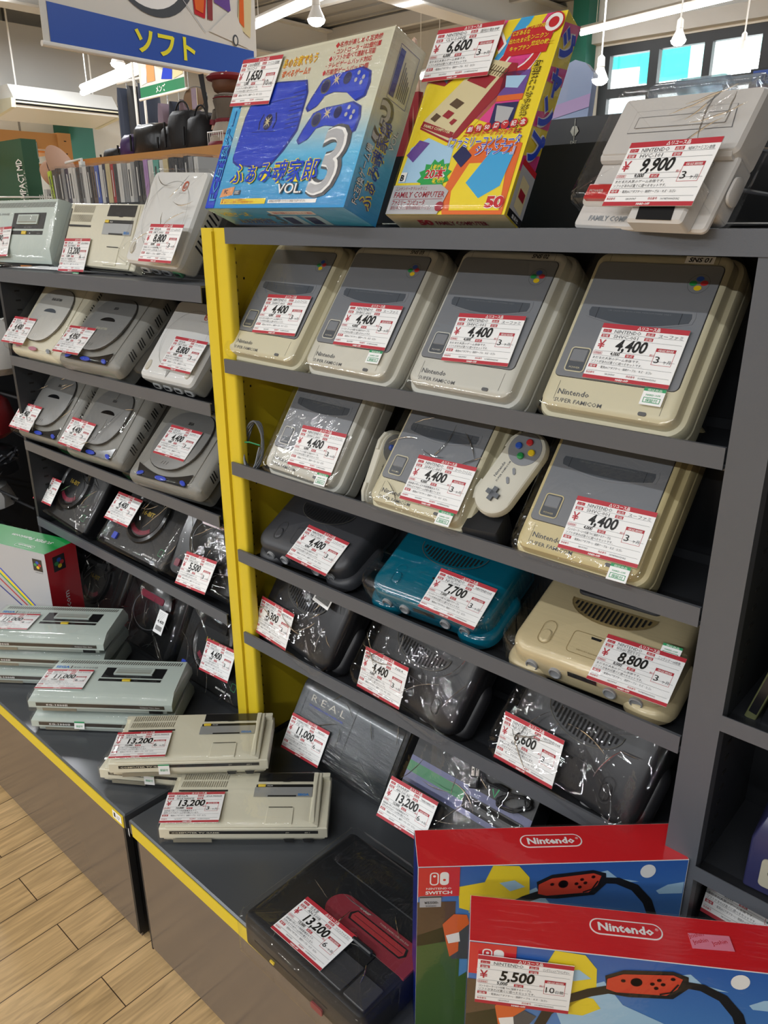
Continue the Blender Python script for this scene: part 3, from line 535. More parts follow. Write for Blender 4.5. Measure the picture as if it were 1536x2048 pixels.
dreamcast('white disc console standing in a loose bag on top of the left bay', (-1.53, .935, 1.349, 58, 1, -3), (.145, .035, 2), 'bag_film', .004, 32, colored=True)

# ---- Mega-Drive-like in bags
mat('md_black', '#121315', .3, coat=.2); mat('md_gold', '#b59a3c', .35, .5); mat('md_red', '#7a2438', .3, coat=.4)
def megadrive(label, p, card=None, price='4,400', seed=1, ver=1, puff=.006, film='bag_film', red=False, sub='4,000'):
    o = thing('cartridge_console', label, 'game console', p, 'black bagged consoles on the lower left shelves')
    m = MB(); m.slab(0, .28, 0, .212, .012 if ver == 1 else .04, [(.006, 0), (0, .006), (0, .036), (.003, .046), (.008, .0505)], 'md_black', n=5); m.rect(.03, .12, .19, .198, .051, 'hole'); m.build('body', o)
    m = MB()
    if ver == 1:
        m.lathe([(.078, .05), (.076, .058), (.068, .0605), (.062, .058), (.06, .056), (.001, .056)], 'md_black', (.125, .115), 36); m.box(.08, .17, .148, .17, .056, .062, 'hole')
        m.text('16-BIT', .125, .112, .0566, .017, 'md_gold', .05, .02, 'c'); m.stroke([(.125 + .056 * math.cos(R(t)), .115 + .05 * math.sin(R(t))) for t in range(225, 316, 10)], .012, .0568, 'md_red')
        m.text('MEGA DRIVE  SEGA', .21, .02, .0513, .006, 'paper_white', .06, .01, 'c'); m.outline(.232, .25, .034, .052, .003, .001, .0513, 'green_print')
    else:
        m.slab(.05, .23, .05, .2, .07, [(0, .048), (.003, .060), (.01, .064)], 'md_black', n=7); m.slab(.085, .195, .14, .158, .006, [(0, .063), (0, .066)], 'md_red'); m.ring(ell(.14, .11, .07, .05, 30), ell(.14, .11, .068, .048, 30), .0646, 'shelf_grey')
        m.text('16BIT', .045, .022, .0513, .009, 'shelf_grey', .03, .02, 'c')
    m.build('top_disc', o)
    m = MB(); m.slab(.032, .05, .024, .042, .003, [(0, .05), (0, .055)], 'btn_blue' if ver == 1 else 'md_red'); m.build('button', o)
    wrap(o, -.006, .286, -.003, .218, .068, film, .02, puff, seed)
    if card: card_on(o, *card, .071 + puff * .9, maker='SEGA', model='HAA-2502' if ver == 2 else 'HAA-2510', price=price, sub=sub, months='3', title='メガドライブ', dsc=1)
    return o
megadrive('black bagged console at the left end of the third left shelf', (-2.195, .95, .637, 55, -1.5, -2.5), (.04, .062, 4), seed=41)
megadrive('black console lettered 16-BIT in a bag in the middle of the third left shelf', (-1.81, .928, .637, 48, .8, -1), (.048, .1, 1), seed=42)
megadrive('round black console in a bag beside the yellow post, card reading 5,500', (-1.545, .948, .637, 56, 0, 1), (.146, .03, 2), '5,500', 43, 2, sub='5,000')
megadrive('black bagged console standing on the base beside the yellow post, card reading 4,400', (-1.575, .962, ZB + .001, 62, -1, 1), (.185, .09, 3), seed=44)
b_ = megadrive('black bagged console on the base with a white price sticker, behind the pale consoles', (-1.865, .962, ZB + .001, 62, -1, 0), seed=45, ver=2)
m = MB(pose((.225, .105, .078, 0, 0, 0))); m.box(-.02, .02, -.03, .03, 0, .0005, 'paper_white'); m.text('4,400', 0, -.002, .0008, .011, 'ink_black', .028, .02, 'c', .2)
for i in range(5): m.rect(-.015, .012 - i * .002, .024 - i * .004, .0245 - i * .004, .0008, 'ink_grey')
for i in range(24): m.rect(-.014 + i * .0012, -.0135 + i * .0012, -.022, -.010, .0008, 'ink_black')
m.build('price_sticker', b_)
megadrive('black bagged console lettered 16-BIT half hidden beside the red and green game box', (-2.15, .962, ZB + .001, 62, -1, 0), seed=46, puff=.009)
# ---- flat 80s consoles: cream and pale green ones
mat('cream', '#d6d2bd', .42, bump=.02, var=.03); mat('cream_vent', '#8b8573', .6); mat('silver_print', '#a3a5a5', .35, .3); mat('sega_blue', '#2f7cc4', .5); mat('key_yellow', '#e3c436', .4)
mat('pale_green', '#bcc8c1', .4, bump=.02, var=.02); mat('pale_green_side', '#a3aba4', .5); mat('strip_brown', '#3b332b', .4)
def mark3(label, M_, card=None, seed=1, sticker=None, price='13,200', months='6', tape=False, side_card=False, film='clear_film'):
    o = thing('flat_console', label, 'game console', M=M_, group='cream computer consoles'); W_, D_, H_ = .318, .145, .05
    zf = lambda x, y, z: z if z < .034 else .034 + (z - .034) * (.45 + .55 * min(1, y / .1))
    m = MB(); m.slab(.0, W_, .0, D_, .002, [(.012, 0), (.006, .008), (.006, .014), (.0, .016), (0, .036), (.002, .038)], 'cream', n=2)
    m.slab(.012, .300, .001, D_ - .001, .002, [(0, .03), (0, .048), (.002, .05)], 'cream', zf=zf, n=2); m.slab(.003, .315, D_ - .012, D_, .002, [(0, .03), (0, .048)], 'cream', n=2)
    m.slab(.283, .292, .01, D_ - .004, .001, [(0, .04), (0, .052)], 'cream', zf=zf, n=2); m.build('body', o)
    T = lambda d: (lambda x, y: zf(x, y, .05) + d)
    m = MB()
    for r_, (v0, v1) in enumerate(((.122, .139), (.100, .117))):
        for i in range(20): x = .022 + i * .0046 - r_ * .001; m.flat([(x - .0012, v0), (x + .0006, v0), (x + .0022, v1), (x + .0004, v1)], T(.0005), 'cream_vent')
    m.rect(.018, .115, .088, .0925, T(.0005), 'ink_black'); m.build('vents', o)
    m = MB(); m.rect(.172, .283, .115, .141, T(.001), 'black_plastic'); m.rect(.222, .236, .1135, .116, T(.0013), 'black_plastic'); m.build('card_slot', o)
    m = MB(); m.rect(.170, .283, .0985, .1065, T(.001), 'ink_black'); m.rect(.168, .283, .0735, .0985, T(.001), 'silver_print'); m.text('SEGA', .255, .076, T(.0015), .0075, 'sega_blue', .022, .04); m.rect(.196, .252, .0735, .077, T(.0014), 'ink_black'); m.text('PAUSE', .192, .1005, T(.0015), .004, 'white_print'); m.build('label_plate', o)
    m = MB(Matrix.Translation((0, 0, T(0)(0, .1)))); m.slab(.174, .189, .0995, .1055, .001, [(0, 0), (0, .003), (.0008, .0036)], 'key_yellow'); m.build('pause_button', o)
    m = MB(); m.slab(.196, .254, .002, .05, .001, [(.0, .034), (.004, .0435)], 'cream', n=2, zf=lambda x, y, z: z + (y * .06)); m.rect(.202, .248, .045, .0468, .0475, 'ink_black'); m.build('cartridge_ramp', o)
    m = MB(frameT((0, -.0006, 0), (1, 0, 0), (0, 0, 1))); m.rect(.02, .30, .0255, .0325, .0002, 'ink_black'); m.text('COMPUTER TV GAME', .024, .0272, .0005, .0042, 'cream', .09, .02)
    for x in (.236, .272): m.text('JOY' if x < .25 else 'JOY 1', x + .003, .0272, .0005, .004, 'cream')
    m.build('front_strip', o)
    m = MB(frameT((0, .004, 0), (1, 0, 0), (0, 0, 1))); m.rect(.025, .098, .004, .013, .003, 'cream_vent')
    for x in (.234, .27): m.flat([(x, .012), (x + .02, .012), (x + .017, .004), (x + .003, .004)], .0032, 'hole')
    m.build('controller_port', o)
    wrap(o, -.003, .321, -.004, .148, .054, film, .006, 0, seed, z0=0)
    if card: card_on(o, *card, .0555, slope=.06, ys=.145, sticker=sticker, maker='SEGA', model='SEGA MARKⅢ', price=price, sub='12,000', months=months, title='SEGA MARKⅢ', dsc=2)
    if tape:
        m = MB(frameT((.1, -.005, .001), (1, 0, 0), (0, 0, 1))); m.box(0, .022, .012, .036, 0, .0005, 'paper_white'); m.text('保証付', .011, .02, .0008, .006, 'green_print', .016, .01, 'c'); m.rect(0, .022, .033, .036, .0008, 'green_print'); m.build('warranty_sticker', o)
    if side_card: m = MB(); m.box(.0, .1, .012, .06, .0551, .0556, 'card_red'); m.build('price_card', o)
    return o
def flatM(x, y, z, yaw): return Matrix.Translation((x, y, z)) @ Matrix.Rotation(R(yaw), 4, 'Z')
mark3('cream flat console alone on the front right platform corner, 3 month card', flatM(-1.096, .574, ZB, 42.4), (.056, .044, .9), 51, months='3')
mark3('lower cream flat console, turned slightly, under another one at the platform end', flatM(-1.338, .586, ZB, 35), None, 52, tape=True)
mark3('upper cream flat console stacked at the end of the long platform, 6 month card', flatM(-1.268, .575, ZB + .056, 44.5), (.056, .044, .8), 53, tape=True)
mark3('cream flat console standing upright on top of the left bay between two others', pose((-1.895, .956, 1.346, 64, 2.5, -1.5)), (.079, .02, 2), 54, sticker=(.066, -.0235))
def sg(label, M_, card=None, seed=1, sticker=False, film='clear_film'):
    o = thing('flat_console', label, 'game console', M=M_, group='pale green computer consoles'); W_, D_ = .336, .16
    zf = lambda x, y, z: z if z < .026 else .026 + (z - .026) * (.30 + .70 * min(1, y / .035))
    m = MB(); m.slab(.014, W_ - .014, .004, D_ - .003, .003, [(.006, 0), (0, .003), (0, .014)], 'pale_green_side', n=2)
    m.loft([[(0, 0, .012), (W_, 0, .012), (W_, D_, .012), (0, D_, .012)], [(0, 0, .028), (W_, 0, .028), (W_, D_, .028), (0, D_, .028)], [(.004, .034, .042), (W_ - .004, .034, .042), (W_ - .010, D_ - .002, .046), (.010, D_ - .002, .046)]], 'pale_green'); m.build('body', o)
    h = lambda x, y: .042 + (y - .034) * .0323
    T = lambda d: (lambda x, y: h(x, y) + d)
    m = MB()
    for i in range(52): x = .018 + i * .0058; m.flat([(x - .001, .138), (x + .0014, .138), (x + .0044, .151), (x + .002, .151)], T(.0004), 'strip_brown')
    m.build('vents', o)
    m = MB(); m.text('SEGA', .014, .117, T(.0005), .0125, 'sega_blue', .034, .04); m.rect(.051, .0535, .116, .127, T(.0005), 'ink_black'); m.text('SG-1000Ⅱ', .058, .118, T(.0005), .0085, 'ink_grey', .058)
    m.rect(.140, .288, .083, .124, T(.0005), 'black_plastic'); m.text('SEGA CARTRIDGE', .2, .0855, T(.0011), .0035, 'silver_print', .035); m.rect(.138, .288, .068, .078, T(.0005), 'ink_black'); m.text('PAUSE', .224, .0705, T(.001), .003, 'silver_print'); m.text('POWER ON', .262, .0705, T(.001), .003, 'silver_print'); m.build('label_plate', o)
    m = MB(); m.loft([[(x, y, z) for x, y in rr(.166, .260, .094, .119, .001, 1)] for z in (.044, .048)], 'pale_green'); m.rect(.171, .255, .098, .115, .0483, 'pale_green_side'); m.rect(.171, .255, .098, .1, .0485, 'cream_vent'); m.build('cartridge_slot', o)
    m = MB(Matrix.Translation((0, 0, h(0, .073)))); m.slab(.196, .216, .0685, .0765, .001, [(0, 0), (0, .003), (.0008, .0036)], 'key_yellow'); m.build('pause_button', o)
    m = MB(frameT((0, -.0005, 0), (1, 0, 0), (0, 0, 1))); m.rect(.018, .318, .0165, .0255, .0002, 'strip_brown'); m.text('SG-1000Ⅱ', .042, .0182, .0005, .0062, 'white_print', .05, .02); m.text('Computer Video Game', .262, .0192, .0005, .0042, 'white_print', .045); m.build('front_strip', o)
    m = MB(frameT((0, .0036, 0), (1, 0, 0), (0, 0, 1))); m.rect(.28, .312, .002, .011, .0006, 'hole'); m.rect(.03, .11, .002, .011, .0006, 'cream_vent'); m.build('controller_port', o)
    m = MB(frameT((W_ - .0135, 0, 0), (0, 1, 0), (0, 0, 1)))
    for i in range(4): m.box(.03 + i * .032, .045 + i * .032, .002, .013, 0, .006, 'pale_green_side')
    m.build('side_ribs', o)
    wrap(o, -.003, W_ + .003, -.003, D_ + .003, .0485, film, .006, 0, seed, z0=0)
    if card: card_on(o, *card, .0495, slope=.0323, ys=.16, maker='SEGA', model='SG-1000Ⅱ', price='11,000', sub='10,000', months='6', title='SG-1000Ⅱ', dsc=2)
    if sticker:
        m = MB(frameT((.103, -.004, .012), (1, 0, 0), (0, .25, 1))); m.box(0, .024, 0, .018, 0, .0005, 'paper_white'); m.text('保証付', .012, .004, .0008, .006, 'green_print', .016, .01, 'c'); m.rect(0, .024, .014, .018, .0008, 'green_print'); m.build('warranty_sticker', o)
    return o
hs = .0495
sg('lower pale green console of the front stack of two on the platform', flatM(-1.625, .573, ZB, 38.6), None, 61, True)
sg('upper pale green console of the front stack of two on the platform', flatM(-1.628, .575, ZB + hs, 39), (.060, .066, 1.3), 62)
sg('bottom pale green console of the rear stack of three', flatM(-1.92, .575, ZB, 38), None, 63)
sg('middle pale green console of the rear stack of three', flatM(-1.925, .575, ZB + hs, 37.5), None, 64)
sg('topmost pale green console of the rear stack of three', flatM(-1.915, .575, ZB + 2 * hs, 38), (.07, .068, 1), 65)
sg('pale green console standing upright at the left end on top of the left bay', pose((-2.30, .93, 1.346, 66, 6, 0)), (.095, .046, 3), 66, film='creased_film')

# ---- 3DO-like
mat('gunmetal', '#404448', .28, .35, coat=.4); mat('print_light', '#b9b4a8', .5); mat('twin_black', '#1c1e21', .4, bump=.03); mat('twin_grey', '#3c3d40', .4); mat('twin_red', '#84303a', .35); mat('slot_red', '#9c3438', .35)
o = thing('disc_console', 'dark grey console lettered R·E·A·L leaning beside the yellow panel at the bottom', 'game console', (-1.128, .958, ZB + .002, 58, 1.5, -1.5))
m = MB(); m.slab(0, .302, 0, .18, .008, [(.004, 0), (0, .004), (0, .03), (.002, .034)], 'black_gloss'); m.slab(.288, .302, .002, .178, .003, [(0, .03), (0, .064), (.002, .067)], 'black_gloss'); m.build('body', o)
zc = lambda y: .067 - .030 * max(0, (.05 - y) / .05) ** 2 - .03 * max(0, (y - .135) / .045) ** 2
m = MB(); ys = [.002 + i * .176 / 22 for i in range(23)]
m.add([(x, y, z) for y in ys for x, z in ((.004, .03), (.004, zc(y)), (.288, zc(y)), (.288, .03))], [(i * 4 + k, i * 4 + k + 1, (i + 1) * 4 + k + 1, (i + 1) * 4 + k) for i in range(22) for k in range(3)] + [(0, 1, 2, 3), (91, 90, 89, 88)], 'gunmetal')
for x in (.022, .163): m.add([(x + dx, y, zc(y) + .0006) for y in ys for dx in (0, .0008)], [(i * 2, i * 2 + 1, i * 2 + 3, i * 2 + 2) for i in range(22)], 'hole')
m.text('R·E·A·L', .038, .112, .0676, .021, 'print_light', .1, -.005); m.text('3DO INTERACTIVE MULTIPLAYER', .038, .101, .0676, .0055, 'btn_blue', .1, 0); m.text('———  •  ———', .05, .094, .0676, .003, 'print_light', .07); m.build('disc_lid', o)
m = MB(frameT((0, -.0004, 0), (1, 0, 0), (0, 0, 1))); m.rect(.2, .27, .012, .024, .0002, 'hole'); m.ring(ell(.285, .02, .009, .006), ell(.285, .02, .0075, .0045), .0004, 'gunmetal'); m.build('disc_tray', o)
wrap(o, -.003, .307, -.006, .184, .0695, 'stretch_film', .012, .002, 71)
card_on(o, .066, .034, 2, .0735, maker='PANASONIC', model='FZ-10', price='11,000', sub='10,000', months='6', title='3DO', dsc=0)
# ---- twin famicom, upright, with striped band
mat('band_violet', '#5b5f86', .35); mat('band_green', '#2f7a4c', .35)
o = thing('disc_console', 'black console with violet and green band leaning at the bottom behind the red boxes', 'game console', (-.80, .934, ZB + .002, 54, 0, 0))
m = MB(); m.slab(0, .275, 0, .225, .008, [(.004, 0), (0, .005), (0, .056), (.003, .0615)], 'twin_black'); m.build('body', o)
m = MB(); m.rect(.003, .272, .118, .128, .0619, 'band_violet'); m.rect(.003, .135, .098, .118, .0619, 'band_green'); m.rect(.135, .272, .11, .118, .0619, 'band_violet'); m.rect(.003, .272, .078, .098, .0617, 'band_violet'); m.text('SHARP', .15, .102, .0622, .006, 'print_light'); m.build('colour_band', o)
m = MB(); m.slab(.138, .262, .088, .114, .004, [(0, .0615), (0, .0635), (.002, .064)], 'black_plastic'); m.rect(.143, .257, .093, .1, .0645, 'twin_grey'); m.rect(.143, .257, .104, .111, .0645, 'hole'); m.build('cartridge_slot', o)
m = MB()
for i in range(14): m.rect(.03 + i * .012, .034 + i * .012, .18, .21, .0619, 'hole')
m.build('vents', o)
wrap(o, -.004, .279, -.004, .229, .088, 'bag_film', .015, .004, 72)
card_on(o, .055, .041, .9, .094, maker='SHARP', model='AN-505-BK', price='13,200', sub='12,000', months='6', title='TWIN FAMICOM', dsc=2)
c_ = MB(pose((-.80, .934, ZB + .002, 54, 0, 0)))
pts = []
for i in range(150): t = i / 149 * 6.28 * 6; r_ = 1 + .12 * math.sin(i * .9); pts.append((.232 + .026 * r_ * math.cos(t) + .004 * math.sin(i * .31), .140 + .013 * r_ * math.sin(t) + .01 * math.cos(t), .069 + .004 * math.sin(i * .17)))
c_.tube(pts, .0017, 'rubber', 5)
for k in range(3): c_.tube([(.155, .155 + k * .002, .069), (.17, .148 - k * .003, .073), (.19, .15 + k * .003, .071), (.215, .152 + k * .002, .07)], .0016, 'rubber', 5)
cab = thing('power_cable', 'coiled black power cord with a two-prong plug lying on the violet banded console', 'cable', M=Matrix.Identity(4)); c_.build('wire_coil', cab)
m = MB(pose((-.80, .934, ZB + .002, 54, 0, 0)) @ Matrix.Translation((.147, .150, .0665)) @ Matrix.Rotation(R(20), 4, 'Z')); m.slab(-.009, .009, -.022, -.001, .003, [(0, 0), (0, .012), (.002, .014)], 'rubber')
for x in (-.0075, .0015): m.box(x, x + .006, 0, .017, .005, .0068, 'print_light'); m.flat(ell(x + .003, .011, .0014, .0014, 8), .0071, 'hole')
m.build('plug', cab)['label'] = 'two pale flat prongs'
m = MB(pose((-.80, .934, ZB + .002, 54, 0, 0))); m.stroke([(.19, .146), (.198, .134), (.202, .150)], .003, .077, 'green_print'); m.build('twist_tie', cab)
# ---- an-500: lying flat at the front
o = thing('disc_console', 'large black console with a red oval panel lying flat on the front platform', 'game console', M=Matrix.Translation((-.805, .545, ZB)) @ Matrix.Rotation(R(-.8), 4, 'Z'))
m = MB(); m.slab(0, .27, 0, .25, .014, [(.012, 0), (.004, .004), (0, .012), (0, .058), (.004, .066), (.009, .0685)], 'twin_black', n=6)
m.slab(.02, .262, .17, .245, .02, [(0, .06), (.006, .0705)], 'twin_black'); m.build('body', o)
m = MB(); q = rr(.085, .42, .088, .142, .027, 8); q = [(min(x, .2695), y) for x, y in q]; m.prism(q, .066, .0702, 'twin_red'); q = [(.129, .118), (.134, .108), (.242, .108), (.248, .118), (.243, .129), (.136, .129)]
m.prism(q, .066, .0706, 'hole'); m.prism([(.134, .117), (.137, .1105), (.24, .1105), (.244, .117), (.24, .1265), (.138, .1265)], .066, .0712, 'slot_red'); m.rect(.138, .241, .1175, .1182, .0714, 'hole'); m.text('SHARP', .135, .1335, .0706, .0055, 'print_light', .022, .03); m.text('TWIN FAMICOM AN-500', .178, .1335, .0706, .0045, 'print_light', .06); m.build('red_panel', o)
m = MB()
for r_, y0 in enumerate((.214, .192)):
    for i in range(26): x = .03 + i * .0066 - (0 if r_ == 0 else -.004); m.flat([(x, y0 - .017), (x + .0016, y0 - .017), (x + .0016, y0), (x, y0)], .0712, 'hole')
m.build('vents', o)
m = MB(); m.slab(.168, .216, .012, .062, .003, [(0, .066), (0, .071), (.001, .072)], 'twin_grey'); m.slab(.165, .214, .062, .09, .003, [(0, .066), (0, .071)], 'black_plastic'); m.slab(.168, .21, .08, .088, .003, [(0, .07), (0, .077), (.002, .079)], 'twin_black'); m.text('イジェクト', .176, .068, .0716, .005, 'twin_grey'); m.build('disk_eject', o)
m = MB(); m.slab(.22, .262, .012, .055, .003, [(0, .066), (0, .071), (.001, .072)], 'twin_grey'); m.text('Family Computer', .222, .066, .0692, .005, 'twin_grey', .038); m.build('disk_lid', o)
m = MB(frameT((0, .0004, 0), (1, 0, 0), (0, 0, 1))); m.slab(.07, .08, .02, .024, .001, [(0, 0), (0, .003)], 'key_yellow'); m.rect(.03, .2, .03, .034, .0005, 'hole'); m.slab(.165, .19, .008, .02, .003, [(0, 0), (0, .003)], 'twin_red'); m.build('front_controls', o)
wrap(o, -.006, .277, -.012, .262, .0735, 'bag_film', .02, .003, 73, z0=.0)
card_on(o, .118, .049, .6, .0755, slope=.02, ys=0, maker='任天堂', model='AN-500B', price='13,200', sub='12,000', months='6', title='ツインファミコン', dsc=2)
# ---- white top-shelf console
mat('av_white', '#c9c6c2', .42, bump=.02); mat('av_red', '#b8282a', .3, coat=.5); mat('av_grey', '#6c6b6d', .35); mat('film_milky', '#e8ecef', .1, alpha=.15)
Mav = pose((-.494, .925, 1.4455, 58, -10, -2))
o = thing('game_console', 'off-white console with a red power key on a chrome stand, top shelf', 'game console', M=Mav)
m = MB(); m.slab(0, .176, -.018, .07, .006, [(.003, .026), (0, .027), (0, .030), (.002, .033)], 'av_white'); m.slab(0, .176, .004, .07, .006, [(.006, 0), (0, .004), (0, .028)], 'av_white'); m.slab(0.0, .176, .066, .142, .007, [(.006, 0), (0, .004), (0, .040), (.003, .0445)], 'av_white')
m.tube([(.002, .069, .036), (.17, .069, .036)], .007, 'av_white', 10); m.slab(-.002, .12, .008, .034, .01, [(0, .02), (0, .034), (.006, .040)], 'av_white'); m.build('body', o)
m = MB(); m.slab(.006, .042, .012, .031, .002, [(0, .034), (0, .043), (.002, .0445)], 'av_red'); m.slab(.042, .10, .012, .031, .002, [(0, .034), (0, .043), (.002, .0445)], 'av_grey'); m.text('POWER', .012, .0195, .0448, .005, 'av_white', .02); m.build('power_key', o)
m = MB(); m.flat([(.026, .094), (.158, .094), (.152, .122), (.026, .122)], .0449, 'av_grey'); m.flat([(.0265, .0945), (.157, .0945), (.1515, .1215), (.0265, .1215)], .0452, 'av_white'); m.slab(.034, .148, .099, .113, .003, [(0, .045), (0, .0463)], 'av_white'); m.frame(.034, .148, .099, .113, .0006, .0466, 'av_grey'); m.build('cartridge_flap', o)
m = MB(); m.text('FAMILY COMPUTER', .02, -.01, .0336, .009, 'btn_grey', .075, .02); m.outline(.12, .15, .055, .062, .0035, .0005, .0336, 'btn_grey'); m.build('name_plate', o)
m = MB(); m.slab(.09, .16, -.022, .03, .004, [(0, .034), (0, .052), (.003, .055)], 'av_white'); m.flat([(.1, .003), (.144, .003), (.148, -.02), (.104, -.02)], .0554, 'hole')
m.T = Matrix.Identity(4); m.build('adapter_block', o)
wrap(o, -.006, .182, .002, .148, .0575, 'creased_film', .012, .003, 74)
m = MB(frameT((.178, 0, 0), (0, 1, 0), (0, 0, 1))); m.slab(.02, .05, .01, .03, .008, [(0, 0), (0, .003), (.002, .004)], 'av_white'); m.build('side_button', o)
card_on(o, .112, .031, 1, .061, maker='NINTENDO', model='HVC-101', price='9,900', sub='9,000', months='3', title='NEWファミコン本体', dsc=0)
# clear tray behind it
mat('clear_tray', '#cfe0f2', .08, trans=.85, alpha=.6)
m = MB(Mav @ Matrix.Translation((0, .0, 0))); m.slab(.02, .165, .145, .162, .008, [(0, .004), (0, .038), (.004, .042)], 'clear_tray'); m.slab(.05, .12, .155, .168, .006, [(0, .004), (0, .036), (.004, .04)], 'clear_tray')
solo(m, 'clear_tray', 'clear bluish plastic tray sticking up behind the off-white console on the top shelf', 'tray')
# chrome wire stand, one thing
m = MB()
for pts in ([(-.52, 1.075, 1.45), (-.52, 1.0, 1.45), (-.475, .985, 1.452), (-.475, .99, 1.52), (-.50, 1.03, 1.56), (-.47, 1.075, 1.555)], [(-.27, 1.10, 1.47), (-.345, .93, 1.488), (-.345, .93, 1.488), (-.34, .945, 1.528), (-.22, 1.06, 1.515), (-.20, 1.10, 1.51)],
            [(-.52, 1.07, 1.45), (-.25, 1.10, 1.45)]): m.tube(pts, .0024, 'chrome', 8)
solo(m, 'wire_stand', 'bent chrome wire stand holding up the off-white console', 'stand')
m = MB()
for x in (-.985, -.72): m.tube([(x, 1.09, 1.45), (x, 1.06, 1.45), (x + .005, 1.045, 1.49), (x + .005, 1.05, 1.53), (x, 1.08, 1.555)], .002, 'chrome', 8)
m.tube([(-.985, 1.08, 1.45), (-.72, 1.08, 1.45)], .002, 'chrome', 8); solo(m, 'wire_stand', 'bent chrome wire stand between the two game boxes on the top shelf', 'stand')
# ---- purple cube console
mat('cube_purple', '#2f3054', .35, bump=.03); mat('cube_beige', '#b0ab98', .4)
o = thing('game_console', 'purple cube console at the right edge on the neighbouring shelf', 'game console', M=Matrix.Translation((-.183, .905, .631)) @ Matrix.Rotation(R(4), 4, 'Z'))
m = MB(); m.slab(0, .15, 0, .16, .006, [(0, 0), (0, .075), (.012, .108), (.014, .11)], 'cube_purple'); m.ring(ell(.075, .085, .05, .05, 32), ell(.075, .085, .048, .048, 32), .1105, 'hole'); m.build('body', o)
m = MB(frameT((0, -.0005, 0), (1, 0, 0), (0, 0, 1))); m.slab(.018, .132, .012, .055, .006, [(0, 0), (0, .002)], 'cube_beige')
for x in (.036, .062, .088, .114): m.flat(ell(x, .036, .009, .008, 16), .0024, 'hole')
m.build('controller_panel', o)
m = MB(frameT((0, .12, 0), (0, -1, 0), (0, 0, 1))); m.outline(.0, .03, .05, .08, .015, .0015, .0006, 'hole'); m.build('side_mark', o)
# bagged white-card item under it
o = thing('wrapped_console', 'bagged dark console with a model RVL-001 card at the right edge', 'game console', M=pose((-.235, .93, .45, 62, -6, 0)))
m = MB(); m.slab(0, .2, 0, .155, .006, [(0, 0), (0, .035), (.003, .04)], 'black_plastic'); m.build('body', o); wrap(o, -.004, .21, -.004, .16, .046, 'bag_film', .01, .005, 75)
card_on(o, .06, .115, 3, .052, maker='NINTENDO', model='RVL-001', price='3,300', sub='3,000', months='3', title='ゲーム機', dsc=0)
# game cases on neighbour shelf
mat('case_navy', '#222a44', .35); mat('case_black', '#15161a', .3); mat('case_olive', '#5c6040', .4)
for i in range(8):
    M_ = Matrix.Translation((-.222 + i * .019, .92, .868)) @ Matrix.Rotation(R(14), 4, 'Y')
    m = MB(M_); m.slab(0, .014, 0, .13, .002, [(0, 0), (0, .19)], ('case_olive', 'case_black', 'case_navy', 'case_navy')[min(i, 2) if i % 3 else i % 4]); m.box(.002, .012, -.0006, .0, .01, .18, 'case_black')
    solo(m, 'game_case', 'dark game case leaning on the neighbouring shelf, %s from the grey post' % ('first', 'second', 'third', 'fourth', 'fifth', 'sixth', 'seventh', 'eighth')[i], 'game case', 'dark game cases on the neighbouring shelf')
# ---- controllers
mat('pad_grey', '#c4c1b2', .4, bump=.03)
def pad(label, M_, front=True):
    o = thing('game_controller', label, 'controller', M=M_, group='beige controllers beside a wrapped console')
    q = []
    for t in range(-90, 271, 12):
        c_, s_ = math.cos(R(t)), math.sin(R(t)); q.append((.040 + .032 * c_, .032 * s_) if c_ > 0.0 else (-.040 + .032 * c_, .032 * s_))
    q = [(x, y if abs(x) > .03 else y * .93) for x, y in q]
    m = MB(); m.loft([[(x * k, y * k, z) for x, y in q] for k, z in ((.9, 0), (1, .005), (1, .013), (.96, .0175), (.9, .019))], 'pad_grey'); m.build('body', o)
    m = MB(); m.prism(ell(.04, .001, .026, .026, 28), .018, .0196, 'sfc_panel', .0005); m.build('button_disc', o)
    for dx, dy, c in ((0, .014, 'logo_blue'), (0, -.014, 'logo_yellow'), (.014, 0, 'logo_red'), (-.014, 0, 'logo_green')):
        m = MB(Matrix.Translation((.04 + dx * .85, dy * .85, 0))); m.prism(ell(0, 0, .0052, .0052, 16), .0195, .0235, c, .0012); m.build('button', o)
    m = MB(); m.box(-.051, -.029, -.0036, .0036, .018, .024, 'sfc_dark'); m.box(-.0436, -.0364, -.011, .011, .018, .024, 'sfc_dark'); m.build('direction_pad', o)
    for x in (-.012, .004):
        m = MB(Matrix.Translation((x, -.006, 0)) @ Matrix.Rotation(R(40), 4, 'Z')); m.slab(-.0055, .0055, -.0022, .0022, .0022, [(0, .018), (0, .0205)], 'sfc_panel'); m.build('button', o)
    m = MB(); m.text('Nintendo', -.017, .014, .0194, .006, 'sfc_text', .026, .02); m.text('SUPER FAMICOM', -.022, .0075, .0194, .004, 'sfc_text', .036, .01); m.build('lettering', o)
    for s_ in (-1, 1): m = MB(); m.tube([(s_ * .06, .024, .011), (s_ * .045, .031, .011), (s_ * .03, .031, .011)], .005, 'pad_grey', 8); m.build('shoulder_button', o)
    return o
ctr = Vector((-.598, .945, 1.098))
pad('beige controller with coloured buttons standing face out at the right of a wrapped console', Matrix.Translation(ctr) @ Matrix.Rotation(R(8), 4, 'Z') @ Matrix.Rotation(R(55), 4, 'X') @ Matrix.Rotation(R(70), 4, 'Z'))
pad('beige controller seen edge-on at the left of a wrapped console', Matrix.Translation((-.868, .95, 1.05)) @ Matrix.Rotation(R(62), 4, 'X') @ Matrix.Rotation(R(90), 4, 'Z') @ Matrix.Rotation(R(78), 4, 'X'))
mat('pad_w', '#b5b2ac', .4)
m = MB(Matrix.Translation((-2.118, .97, 1.17)) @ Matrix.Rotation(R(55), 4, 'X') @ Matrix.Rotation(R(70), 4, 'Z'))
